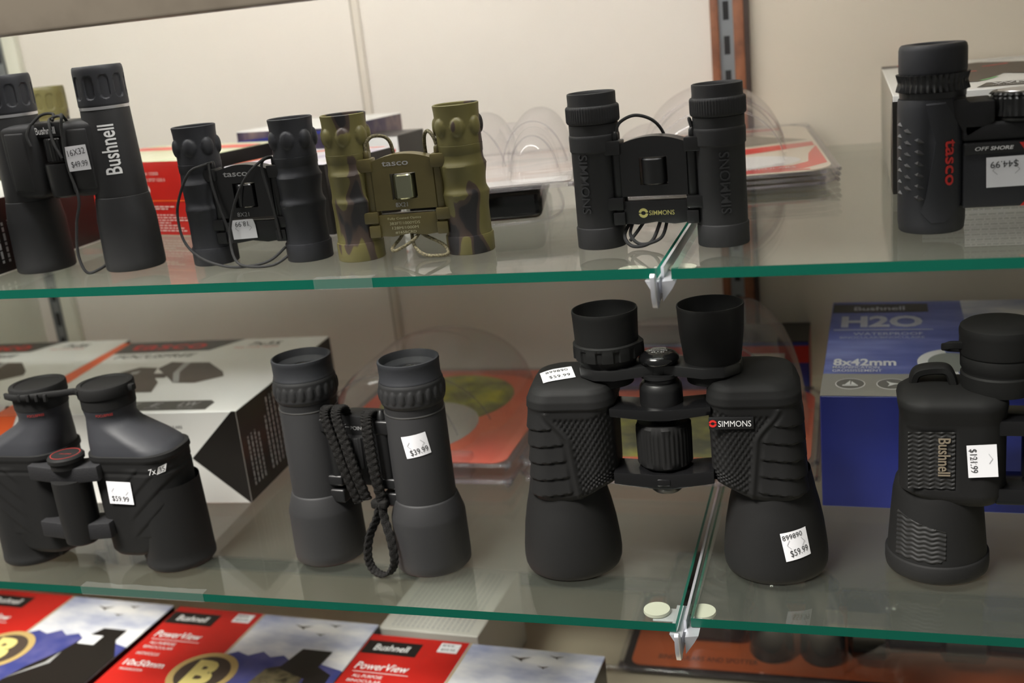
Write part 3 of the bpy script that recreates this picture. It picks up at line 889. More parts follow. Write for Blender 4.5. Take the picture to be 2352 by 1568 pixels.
st_.tube([(0.0170, -0.0180, 0.0580), (0.0190, -0.0210, 0.0430), (0.0255, -0.0270, 0.0280), (0.0275, -0.0300, 0.0130), (0.0235, -0.0310, 0.0045), (0.0165, -0.0320, 0.0020), (0.0085, -0.0310, 0.0060), (0.0055, -0.0300, 0.0160), (0.0070, -0.0260, 0.0300), (0.0125, -0.0210, 0.0430), (0.0160, -0.0180, 0.0560)], 0, 24, 14, (0.0066, 0.0026, Vector((0.6, 0.8, 0))), rib=1)
st_.obj('wrist_loop', M['webbing'], t, 50)
G().box(0.0085, 0.0220, -0.0215, -0.0145, 0.0500, 0.0570, 0.002, 3).obj('strap_keeper', M['webbing'], t, 40)
sticker(t, cylmap(A, 0, 0.0226, R(22)), 0.0, 0.1035, 0.0185, 0.0170, 9, [('$39.99', 0.0012, -0.0045, 0.0135, 0.0050, 3)])

# ------------------------------------------------------------------ wide roof-prism pair at the upper right
t = empty('binoculars', (0.1930, 0.0810, HS), 0, 'charcoal binoculars with red side lettering and diamond grip studs at the upper right', 'binoculars')
HB = 0.048
for s in (0, 1):
    cx = 2 * HB * s
    mir = (lambda x, cx=cx, s=s: cx + (x if s == 0 else -x))
    rings = []
    NR = 72
    prof = [(0.0008, 0.86, 0), (0.0, 0.93, 0), (0.0010, 0.97, 0), (0.006, 1.0, 0.1), (0.014, 1.0, 0.3), (0.022, 1.0, 0.7), (0.030, 1.0, 1), (0.050, 1.0, 1), (0.060, 1.0, 0.9), (0.068, 1.0, 0.6), (0.074, 1.0, 0.35), (0.0785, 0.99, 0.1), (0.0800, 0.97, 0)]
    for z, sc, fl in prof:
        ring = []
        for i in range(NR):
            a = 2 * math.pi * i / NR
            x, y = math.cos(a), math.sin(a)
            r = 0.0195 * sc
            # flattened front facet and sculpted thumb hollow on the outer front
            ang = math.atan2(x, -y)
            facet = fl * (0.0012 * math.exp(-((ang - 0.45) / 0.45) ** 2) - 0.0016 * math.exp(-((ang + 0.10) / 0.16) ** 2) + 0.0010 * math.exp(-((ang + 0.75) / 0.5) ** 2))
            ring.append((mir(x * (r + facet) - 0.0005), y * (r + facet), z))
        if s: ring = list(reversed(ring))
        rings.append(ring)
    G().loft(rings).obj('barrel', M['bluerubber'], t, 40)
    # diamond studs
    for col_, th in enumerate((-1.15, -0.80, -0.45)):
        for k in range(6 if col_ else 7):
            z = 0.0655 - 0.0068 * k - 0.0035 * col_ - (0.002 if col_ == 2 else 0)
            if z < 0.014: continue
            w, h, e = 0.0036, 0.0020, 0.0019
            cm = cylmap(0, 0, 0.0197 + 0.0010 * math.exp(-((th + 0.75) / 0.5) ** 2), th, 0)
            P = [cm(-w, z + 0.0010, -0.0003), cm(0, z - h, -0.0003), cm(w, z - 0.0010, -0.0003), cm(0, z + h, -0.0003), cm(0, z, e)]
            P = [Vector((mir(q.x), q.y, q.z)) for q in P]
            G().add(P, [(0, 1, 4), (1, 2, 4), (2, 3, 4), (3, 0, 4)]).obj('grip_stud', M['relief_lit'], t, 0)  # specular highlights painted in as a lighter black
    def fz(t_, r, z):
        if r < 0.0192: return r
        return r + 0.0016 * tri(t_ * 36 / (2 * math.pi)) * (0.25 + 1.0 * abs(z - 0.0893) / 0.005)
    cp = [(0.0170, 0.0800), (0.0188, 0.0802), (0.0190, 0.0838), (0.0186, 0.0842)] + [(0.0194, 0.0843 + 0.0007 * j) for j in range(15)] + [(0.0186, 0.0945)]
    G().lathe(cp, (cx, 0), 210, fz).obj('knurled_ring', M['plastic'], t, 30)
    cp = [(0.0180, 0.0942), (0.0191, 0.0946), (0.0194, 0.0960), (0.0193, 0.1080), (0.0188, 0.1100), (0.0178, 0.1110), (0.0128, 0.1112), (0.0120, 0.1106), (0.0112, 0.1050)]
    cup = G().lathe(cp, (cx, 0), 72).obj('eyecup', M['bluerubber'], t, 40)
    G().lathe([(0.0112, 0.1050), (0.006, 0.1058), (0, 0.1062)], (cx, 0), 40).obj('eyepiece_lens', M['lens'], cup, 60)
    # armour shoulder that slopes into the bridge
    x0, x1 = sorted((mir(0.006), mir(0.0330)))
    g = G()
    pl = [(0.004, 0.0790), (0.0175, 0.0790), (0.0185, 0.0770), (0.0330, 0.0772), (0.0330, 0.0650), (0.0180, 0.0560), (0.010, 0.0700)]
    pl = [(mir(x), z) for x, z in pl]
    if s: pl.reverse()
    g.prism(pl, FRONT(-0.0165), 0.030, bev=0.0012)
    g.obj('shoulder', M['rubber_rough'], t, 35)
g = G(); g.box(0.0150, 2 * HB - 0.0150, -0.0165, 0.012, 0.0540, 0.0650, 0.0025, 3)
g.obj('top_bridge', M['rubber_rough'], t, 35)
G().box(0.0160, 2 * HB - 0.0160, -0.0160, 0.010, 0.0145, 0.0535, 0.0015, 3).obj('bridge', M['bluerubber'], t, 35)
G().box(0.0165, 2 * HB - 0.0165, -0.0168, -0.010, 0.0462, 0.0525, 0.0008).obj('name_band', M['plastic'], t, 35)
G().lathe([(0, 0.0640), (0.0140, 0.0640), (0.0152, 0.0648), (0.0155, 0.0660), (0.0148, 0.0668), (0.0156, 0.0672)] + [(0.0160, 0.0675 + 0.0011 * j) for j in range(10)] + [(0.0156, 0.0790), (0.0160, 0.0795), (0.0158, 0.0808), (0.0145, 0.0812), (0, 0.0812)], (HB, -0.004), 200,
          lambda th, r, z: r + (0.0012 * tri(th * 28 / (2 * math.pi)) * (0.4 + 0.6 * abs(z - 0.0725) / 0.005) if r > 0.01595 else 0)).obj('focus_wheel', M['plastic'], t, 30)
G().lathe([(0, 0.0815), (0.0125, 0.0815), (0.0127, 0.0812)], (HB, -0.004), 48).obj('wheel_cap', M['silver'], t, 30)
def relief(mp, pts, thick, cut=0.0015, d=-0.0004, bev=0.0006):
    bm = bmesh.new()
    vs = [bm.verts.new((u, v, 0)) for u, v in pts]
    bm.faces.new(vs)
    us = [u for u, v in pts]
    x = min(us) + cut
    while x < max(us):
        bmesh.ops.bisect_plane(bm, geom=list(bm.verts) + list(bm.edges) + list(bm.faces), plane_co=(x, 0, 0), plane_no=(1, 0, 0))
        x += cut
    r = bmesh.ops.extrude_face_region(bm, geom=list(bm.faces))
    cu = sum(us) / len(us); cv_ = sum(v for u, v in pts) / len(pts)
    for q in r['geom']:
        if isinstance(q, bmesh.types.BMVert):
            q.co.z = thick
            q.co.x += (cu - q.co.x) * 0.05
            q.co.y += (cv_ - q.co.y) * 0.025
    for v in bm.verts: v.co = mp(v.co.x, v.co.y, d + v.co.z)
    return G().add(*bm_data(bm))
relief(cylmap(0, 0, 0.0196, 0), [(-0.0035, 0.0700), (-0.0050, 0.0780), (0.0060, 0.0785), (0.0165, 0.0620), (0.0180, 0.0560), (0.0180, 0.0180), (0.0060, 0.0065), (-0.0020, 0.0065), (-0.0080, 0.0130), (-0.0050, 0.0220), (-0.0015, 0.0420), (0.0005, 0.0560)], 0.0013).obj('armour_plate', M['bluerubber'], t, 30)
mq = planar(FRONT(-0.0168))
g = G(); text(g, 'OFF', mq, 0.0262, 0.0496, 0.0075, 0.0022, shear=0.2); text(g, 'SHORE', mq, 0.0370, 0.0496, 0.0125, 0.0022, bold=0.02, shear=0.2)
g.objs('bridge_lettering', M['white'], t, 0)
g = G()
poly(g, mq, [(0.0462, 0.0522), (0.0500, 0.0465), (0.0540, 0.0522)])
poly(g, planar(FRONT(-0.0160)), [(0.0475, 0.0148), (0.0560, 0.0240), (0.0560, 0.0148)])
g.objs('red_flash', M['red_print'], t, 0)
g = G(); text(g, 'tasco', cylmap(0, 0, 0.0207, R(25)), 0.0, 0.0430, 0.0270, 0.0058, rot=-90, bold=0.012, d=-0.0002, cut=0.001, thick=0.0006)
g.objs('red_lettering', M['red_print'], t, 30)
sticker(t, planar(FRONT(-0.0165)), 0.0395, 0.0355, 0.0215, 0.0178, 1, [('$44.99', -0.001, 0.0047, 0.0150, 0.0045, 180)])

# ------------------------------------------------------------------ porro-prism binoculars
def resample(pts, N):
    P = [Vector(p) for p in pts]
    L = [0.0]
    for i in range(len(P)): L.append(L[-1] + (P[(i + 1) % len(P)] - P[i]).length)
    out, k = [], 0
    for j in range(N):
        d = L[-1] * j / N
        while L[k + 1] < d: k += 1
        a, b = P[k], P[(k + 1) % len(P)]
        out.append(a.lerp(b, (d - L[k]) / max(1e-9, L[k + 1] - L[k])))
    return out

def section_loft(levels, N, s=1, disp=None, zshift=None):
    """levels (z, x0, x1, y0, y1, r); relief disp(x, y, nx, ny, z) along the outline normal; s=-1 mirrors in x"""
    rings = []
    for z, x0, x1, y0, y1, r in levels:
        q = resample(rrect(x0, x1, y0, y1, r, 64), N)
        ring = []
        for i, p_ in enumerate(q):
            tg = q[(i + 1) % N] - q[i - 1]
            nx, ny = tg.y, -tg.x
            l = math.hypot(nx, ny) or 1
            nx, ny = nx / l, ny / l
            e = disp(p_.x, p_.y, nx, ny, z) if disp else 0
            zz = z + (zshift(p_.x, p_.y, z) if zshift else 0)
            ring.append((s * (p_.x + nx * e), p_.y + ny * e, zz))
        if s < 0: ring.reverse()
        rings.append(ring)
    return G().loft(rings)

def lerp_levels(keys, dz):
    out = []
    for a, b in zip(keys[:-1], keys[1:]):
        n = max(1, int(round(abs(b[0] - a[0]) / dz)))
        for k in range(n):
            f = k / n
            out.append(tuple(a[i] + (b[i] - a[i]) * f for i in range(6)))
    out.append(keys[-1])
    return out

def tri(x):
    return abs((x % 1.0) - 0.5) * 2

# --- big pair standing over the lower joint
t = empty('binoculars', (0.0178, 0.0849, 0), 3.75, 'large black porro binoculars with diamond-grip panels and red badge standing over the lower shelf joint', 'binoculars')
A = 0.0733
def sim_disp(x, y, nx, ny, z):
    e = 0.0
    xr = 0.0575 + (z - 0.06) * 0.10 + 0.0125 * sm(0.104, 0.128, z)      # curved border between grip panel and finger ribs
    top = 0.1275 - 0.004 * sm(0.036, 0.050, x)
    if ny < -0.25 and 0.0330 < x < xr:
        edge = min(sm(0.0335, 0.0350, x), sm(xr, xr - 0.0015, x), sm(0.060, 0.0625, z), sm(top, top - 0.002, z))
        d = max(0.0, tri((x * 1.5 + z) / 0.0058) + tri((x * 1.5 - z) / 0.0058) - 0.75)
        e += edge * (-0.0009 + 0.0012 * d)
    if z < 0.128 and ny < -0.2:
        e += 0.0011 * math.exp(-((x - xr - 0.0018) / 0.0016) ** 2)
    if x > xr + 0.004 and ny < 0.5 and z < 0.128:
        w = sm(xr + 0.0045, xr + 0.0075, x)
        k = (z - 0.0640 + 0.12 * (x - 0.085)) / 0.0125
        if 0 < k < 5: e += w * 0.0020 * (sm(0.0, 0.10, k % 1.0) * (1 - 0.8 * (k % 1.0)) - 0.2)
    if z > 0.1285: e += 0.0011 * sm(0.1285, 0.1300, z)
    return e
keys = [(0.0570, 0.0440, 0.0860, -0.0180, 0.0160, 0.014), (0.0580, 0.0400, 0.0905, -0.0240, 0.0210, 0.016), (0.0605, 0.0350, 0.0945, -0.0280, 0.0250, 0.016), (0.0640, 0.0330, 0.0960, -0.0295, 0.0262, 0.016),
        (0.1280, 0.0320, 0.0935, -0.0300, 0.0262, 0.016), (0.1300, 0.0320, 0.0930, -0.0300, 0.0262, 0.016), (0.1350, 0.0325, 0.0925, -0.0295, 0.0258, 0.016), (0.1400, 0.0335, 0.0900, -0.0278, 0.0245, 0.016), (0.1430, 0.0350, 0.0870, -0.0250, 0.0225, 0.015), (0.1445, 0.0380, 0.0820, -0.0210, 0.019, 0.013), (0.1450, 0.0450, 0.0740, -0.0130, 0.012, 0.010)]
def sim_zs(x, y, z):
    return 0.011 * sm(0.070, 0.036, x) * (1 - sm(0.060, 0.085, z)) + (0.004 * sm(-0.03, 0.02, y) * sm(0.132, 0.145, z))
for s in (-1, 1):
    section_loft(lerp_levels(keys, 0.0009), 240, s, sim_disp, sim_zs).obj('prism_housing', M['rubber'], t, 50)
    prof = [(0, 0.002), (0.0300, 0.002), (0.0305, 0.0), (0.0325, 0.0), (0.0345, 0.0010), (0.0358, 0.0045), (0.0362, 0.0100), (0.0357, 0.0180), (0.0338, 0.0340), (0.0312, 0.0480), (0.0288, 0.0580), (0.0268, 0.0680), (0.0255, 0.0740)]
    G().lathe(prof, (s * A, 0), 80).obj('objective_bell', M['rubber'], t, 50)
# eyepieces
e1 = [(0.0170, 0.1400), (0.0170, 0.1470), (0.0185, 0.1480), (0.0188, 0.1520), (0.0200, 0.1560), (0.0222, 0.1590), (0.0226, 0.1600), (0.0226, 0.1610), (0.0226, 0.1640), (0.0226, 0.1670), (0.0236, 0.1678), (0.0236, 0.1698), (0.0228, 0.1706), (0.0221, 0.1708), (0.0222, 0.1760), (0.0227, 0.1900), (0.0229, 0.1920), (0.0226, 0.1932), (0.0218, 0.1932), (0.0212, 0.1915), (0.0200, 0.1800), (0.0170, 0.1770)]
def fe(t_, r, z):
    return r + (0.0012 if (0.0595 < z - 0.1 < 0.0672 and (t_ / (2 * math.pi) * 12) % 1.0 < 0.62 and r > 0.0215) else 0) + (0.0022 * math.exp(-((t_ - 1.5) / 0.25) ** 2) if 0.1600 < z < 0.1700 else 0)
e2 = [(0.0180, 0.1400), (0.0186, 0.1440), (0.0187, 0.1520), (0.0195, 0.1560), (0.0210, 0.1680), (0.0217, 0.1740), (0.0219, 0.1780), (0.0225, 0.1910), (0.0227, 0.1925), (0.0224, 0.1937), (0.0216, 0.1937), (0.0210, 0.1920), (0.0198, 0.1800), (0.0170, 0.1770)]
for x, pr, fn in ((-0.0360, e1, fe), (0.0360, e2, None)):
    cup = G().lathe(pr, (x, 0), 144, fn).obj('eyecup', M['rubber'], t, 40)
    G().lathe([(0.0170, 0.1770), (0.0100, 0.1768), (0.0095, 0.1760), (0.005, 0.1768), (0, 0.1770)], (x, 0), 48).obj('eyepiece_lens', M['gloss'], cup, 60)
for s in (-1, 1):
    pts = [(s * 0.056, 0.004), (s * 0.055, -0.010), (s * 0.044, -0.020), (s * 0.030, -0.0215), (s * 0.010, -0.0135), (0, -0.012), (0, 0.008), (s * 0.012, 0.008), (s * 0.036, 0.014), (s * 0.050, 0.012)]
    if s > 0: pts.reverse()
    pts.reverse()
    G().prism([(x, y) for x, y in pts], frame((0, 0, 0.1545), (1, 0, 0), (0, 1, 0)), 0.0075, bev=0.0012).obj('eyepiece_arm', M['plastic'], t, 35)
cc = (0.0, -0.0060)
G().lathe([(0, 0.1550), (0.0126, 0.1555), (0.0138, 0.1572), (0.0137, 0.1590), (0.0120, 0.1612), (0.0085, 0.1630), (0.004, 0.1637), (0, 0.1638)], cc, 56).obj('focus_cap', M['gloss'], t, 50)
g = G()
mt = planar(frame((cc[0], cc[1], 0.1639), (-1, 0, 0), (0, -1, 0)))
for i, (s_, w) in enumerate((('10 x 50', 0.0085), ('SIMMONS', 0.0125), ('prosport', 0.0100), ('70V341PL', 0.0095))):
    text(g, s_, lambda u, v, d: mt(u, v, d) - Vector((0, 0, 11.0 * max(0.0, (u * u + v * v) - 0.000012))), 0, 0.0050 - 0.0033 * i, w, 0.0018, bold=0.006, cut=0.002)
g.objs('cap_lettering', M['grey_print'], t, 0)
G().lathe([(0.0085, 0.1480), (0.0130, 0.1478), (0.0132, 0.1455), (0.0120, 0.1445), (0.0110, 0.1440), (0.0110, 0.1420), (0.0128, 0.1415), (0.0145, 0.1390), (0.0148, 0.1360), (0.0150, 0.1260), (0.010, 0.1255)], cc, 48).obj('collar', M['plastic'], t, 30)
G().lathe([(0, 0.0600), (0.0075, 0.0600), (0.0075, 0.1560)], cc, 24).obj('spindle', M['plastic'], t, 35)
G().lathe([(0.0080, 0.0810), (0.0175, 0.0812), (0.0186, 0.0830), (0.0188, 0.0860), (0.0188, 0.0880), (0.0190, 0.1060), (0.0188, 0.1080), (0.0186, 0.1110), (0.0176, 0.1130), (0.008, 0.1132)], cc, 144,
          lambda th, r, z: r + (0.0005 * (1 if math.sin(th * 36) > 0 else 0) if r > 0.0187 else (0.0007 * (1 if math.sin(th * 9) > 0.2 else 0) if r > 0.0184 else 0))).obj('focus_drum', M['rubber'], t, 30)
for z0, z1, y0 in ((0.1195, 0.1275, -0.0250), (0.0695, 0.0805, -0.0260)):
    pts = [(-0.0345, z1 + 0.0010), (-0.0345, z0 + 0.003), (-0.0060, z0 - 0.001), (0.0060, z0 - 0.001), (0.0345, z0 + 0.003), (0.0345, z1 + 0.0010), (0.0062, z1 - 0.0012), (-0.0062, z1 - 0.0012)]
    G().prism(pts, FRONT(y0), 0.026, bev=0.0008).obj('hinge_arm', M['gloss'], t, 35)
G().lathe([(0, 0.0600), (0.0095, 0.0602), (0.0115, 0.0622), (0.0120, 0.0650), (0.0120, 0.0720), (0, 0.0725)], cc, 40).obj('end_cap', M['plastic'], t, 40)
G().box(-0.0045, 0.0045, -0.0268, -0.0240, 0.0710, 0.0760, 0.0008).obj('hinge_nut', M['gloss'], t, 35)
mb = planar(FRONT(-0.0313))
pl = G(); pl.box(0.0330, 0.0625, -0.0312, -0.0290, 0.1145, 0.1230, 0.0006)
pl.obj('badge_plate', M['plastic'], t, 35)
g = G(); text(g, 'SIMMONS', mb, 0.0500, 0.1187, 0.0215, 0.0042, bold=0.0)
g.obj('badge_lettering', M['white'], t, 0)
g = G(); emblem(g, mb, 0.0357, 0.1189, 0.0026)
g.obj('badge_emblem', M['red_print'], t, 0)
rb = lambda z: 0.0357 + (0.0312 - 0.0357) * max(0, (z - 0.018)) / 0.030 if z > 0.018 else 0.0362
sticker(t, cylmap(A, 0, rb, R(24)), 0.0, 0.0300, 0.0185, 0.0200, 7, [('899890', -0.0015, 0.0068, 0.0140, 0.0034, 3), ('$59.99', 0.0012, -0.0050, 0.0130, 0.0052, 4)], d=0.0006)
def lidmap(u, v, d):
    x = -0.0720 + u
    y = -0.0050 + v
    return Vector((x, y, 0.1452 + 0.004 * sm(-0.03, 0.02, y) - 12 * max(0, -x - 0.074) ** 2 - 14 * max(0, -0.013 - y) ** 2 + d))
sticker(t, lidmap, 0.000, 0.000, 0.0230, 0.0190, 18, [('$59.99', 0.001, -0.0040, 0.0150, 0.0050, 0), ('899890', 0.0, 0.0050, 0.0160, 0.0035, 0)], d=0.0006, zig=False)

# --- pair with capped eyepieces at the lower left
t = empty('binoculars', (-0.4463, 0.0522, 0), 1.3, 'black porro binoculars with capped eyepieces and a red-ringed hinge at the lower left', 'binoculars')
A, EX = 0.0690, 0.0315
cone = [(0.1335, EX - 0.0205, EX + 0.0205, -0.0205, 0.0205, 0.0205), (0.1260, EX - 0.0193, EX + 0.0193, -0.0193, 0.0193, 0.0193), (0.1225, EX - 0.0195, EX + 0.0200, -0.0197, 0.0197, 0.0195), (0.1180, 0.0122, 0.0560, -0.0210, 0.0205, 0.0200), (0.1130, 0.0125, 0.0650, -0.0225, 0.0215, 0.0205),
        (0.1070, 0.0130, 0.0760, -0.0243, 0.0230, 0.0210), (0.1010, 0.0138, 0.0850, -0.0255, 0.0240, 0.0210), (0.0985, 0.0140, 0.0868, -0.0258, 0.0242, 0.0210)]
body = [(0.0988, 0.0145, 0.0865, -0.0250, 0.0238, 0.020), (0.0980, 0.0128, 0.0890, -0.0268, 0.0252, 0.020), (0.0940, 0.0128, 0.0895, -0.0270, 0.0254, 0.020), (0.0925, 0.0140, 0.0885, -0.0262, 0.0248, 0.020), (0.0860, 0.0142, 0.0885, -0.0262, 0.0248, 0.020), (0.0400, 0.0150, 0.0890, -0.0258, 0.0245, 0.020),
        (0.0280, 0.0152, 0.0860, -0.0255, 0.0242, 0.020), (0.0160, 0.0158, 0.0700, -0.0245, 0.0235, 0.019), (0.0125, 0.0175, 0.0620, -0.0225, 0.0215, 0.018), (0.0115, 0.0220, 0.0560, -0.0180, 0.018, 0.015)]
def ff_disp(x, y, nx, ny, z):
    e = 0
    if 0.030 < z < 0.088 and x > 0.045 and ny < 0.3:
        q = (z - 0.9 * x) / 0.0150
        e += 0.0009 * sm(0.045, 0.055, x) * (sm(0.0, 0.1, q % 1.0) * (1 - q % 1.0))
    if 0.0835 < z < 0.0850: e -= 0.0006
    return e
for s in (-1, 1):
    section_loft(lerp_levels(cone, 0.002), 96, s).obj('cone_cover', M['bluerubber'], t, 50)
    section_loft(lerp_levels(list(reversed(body)), 0.0012), 160, s, ff_disp).obj('prism_housing', M['rubber'], t, 50)
    pr = [(0, 0.002), (0.0245, 0.002), (0.0248, 0.0), (0.0262, 0.0), (0.0275, 0.0014), (0.0277, 0.0050), (0.0274, 0.0056), (0.0272, 0.0130), (0.0268, 0.0300), (0.0262, 0.0500), (0.0255, 0.0700)]
    ob = G().lathe(pr, (s * A, 0), 72).obj('objective_tube', M['rubber'], t, 40)
    G().box(s * (A - 0.026) - 0.004, s * (A - 0.026) + 0.004, -0.008, 0.004, 0.0010, 0.0065, 0.0015).obj('lens_cap_tab', M['rubber'], t, 35)
    pr = [(0.0185, 0.1330), (0.0207, 0.1332), (0.0208, 0.1440), (0.0200, 0.1442)]
    G().lathe(pr, (s * EX, 0), 64).obj('eyecup', M['rubber'], t, 40)
    pr = [(0.0205, 0.1420), (0.0216, 0.1421), (0.0219, 0.1428), (0.0219, 0.1500), (0.0214, 0.1512), (0.0200, 0.1516), (0.0180, 0.1516), (0.0172, 0.1505), (0.0150, 0.1502), (0, 0.1502)]
    G().lathe(pr, (s * EX, 0), 72).obj('eyepiece_cap', M['rubber'], t, 40)
    g = G()
    rad = 0.0199
    text(g, 'FOCUSFREE', cylmap(s * EX, 0, rad, R(22)), 0.0, 0.1300, 0.0130, 0.0020, bold=0.004, d=0.0004, cut=0.002)
    g.objs('red_lettering', M['dark_red'], t, 0)
    x0, x1 = sorted((s * (EX + 0.0205), s * (EX + 0.026)))
    G().box(x0, x1, -0.003, 0.003, 0.1440, 0.1495, 0.0015).obj('cap_lug', M['rubber'], t, 35)
g = G()
g.tube([(-0.0500, -0.016, 0.1455), (-0.0380, -0.0215, 0.1460), (-0.0250, -0.0215, 0.1462), (-0.010, -0.0160, 0.1465), (0.0, -0.0145, 0.1470), (0.0120, -0.0120, 0.1475), (0.020, -0.0180, 0.1475)], 0, 10, 8, (0.0052, 0.0030, Vector((0, 0, 1))))
g.obj('cap_strap', M['rubber'], t, 40)
for k in range(4):
    x = -0.033 + 0.008 * k
    G().box(x, x + 0.003, -0.0240, -0.0215, 0.1430, 0.1492, 0.0008).obj('strap_tooth', M['rubber'], t, 35)
hy = -0.0240
for z0, z1 in ((0.0800, 0.0920), (0.0310, 0.0440)):
    pts = [(-0.0320, z1 + 0.001), (-0.0320, z0 + 0.0005), (0, z0 - 0.003), (0.0320, z0 + 0.0005), (0.0320, z1 + 0.001), (0, z1 - 0.002)]
    G().prism(pts, FRONT(hy - 0.008), 0.022, bev=0.0012).obj('hinge_arm', M['rubber_rough'], t, 35)
G().lathe([(0, 0.0250), (0.0110, 0.0252), (0.0138, 0.0272), (0.0140, 0.0310), (0.0148, 0.0460), (0.0150, 0.0800), (0, 0.0800)], (0, hy), 48).obj('hinge_drum', M['rubber'], t, 35)
G().lathe([(0, 0.0900), (0.0125, 0.0900), (0.0128, 0.0950), (0.0140, 0.0955), (0.0142, 0.0985), (0.0130, 0.1000), (0.0120, 0.1002), (0, 0.0998)], (0, hy), 48).obj('hinge_cap', M['rubber'], t, 40)
G().lathe([(0.0114, 0.1000), (0.0114, 0.1004), (0.0108, 0.1004), (0.0108, 0.1000)], (0, hy), 48).obj('red_ring', M['dark_red'], t, 40)
g = G(); text(g, 'FOCUSFREE', planar(frame((0, hy, 0.0999), (1, 0, 0), (0, 1, 0))), 0, 0, 0.0110, 0.0018)
g.objs('cap_lettering', M['dark_red'], t, 0)
mf = cylmap(0.0660, -0.0060, 0.0215, R(30))
g = G(); text(g, '7x', mf, -0.0008, 0.0865, 0.0055, 0.0048, rot=6, shear=0.25, d=0.0012, cut=0.001)
poly(g, mf, [(0.0018, 0.0835), (0.0085, 0.0845), (0.0105, 0.0905), (0.0040, 0.0892)], 0.0012)
g.objs('white_lettering', M['white'], t, 0)
g = G(); text(g, '35', mf, 0.0062, 0.0870, 0.0050, 0.0040, rot=8, shear=0.25, d=0.0016, cut=0.001, bold=0.01)
g.objs('dark_lettering', M['ink'], t, 0)
sticker(t, planar(FRONT(-0.0272)), 0.0450, 0.0690, 0.0215, 0.0190, -2, [('$59.99', -0.0005, -0.0052, 0.0150, 0.0050, -2)])

# --- big pair at the lower right
t = empty('binoculars', (0.1988, 0.0992, 0), 0, 'large black waterproof-style binoculars with wavy grip panels and tan lettering at the lower right', 'binoculars')
HB = 0.0700
hk = [(0.0520, 0.004, 0.030, -0.014, 0.012, 0.012), (0.0535, -0.010, 0.038, -0.022, 0.020, 0.016), (0.0570, -0.019, 0.0405, -0.0265, 0.024, 0.017), (0.0620, -0.0245, 0.0412, -0.0285, 0.0265, 0.017), (0.1120, -0.0240, 0.0410, -0.0288, 0.0270, 0.018), (0.1180, -0.0250, 0.0415, -0.0300, 0.0280, 0.019), (0.1230, -0.0258, 0.0420, -0.0308, 0.0285, 0.019), (0.1265, -0.0250, 0.0415, -0.0300, 0.0280, 0.019), (0.1295, -0.0215, 0.0385, -0.0265, 0.0245, 0.018), (0.1308, -0.015, 0.032, -0.019, 0.018, 0.014)]
def h_zs(x, y, z):
    return 0.003 * sm(0.010, -0.025, x) * (1 - sm(0.055, 0.075, z))
def h_disp(x, y, nx, ny, z):
    e = 0
    if ny < -0.5 and -0.0215 < x < 0.0100 and 0.0675 < z < 0.1100: e -= 0.0009 * min(sm(-0.0215, -0.0200, x), sm(0.0100, 0.0085, x), sm(0.0675, 0.0690, z), sm(0.1100, 0.1085, z))
    return e
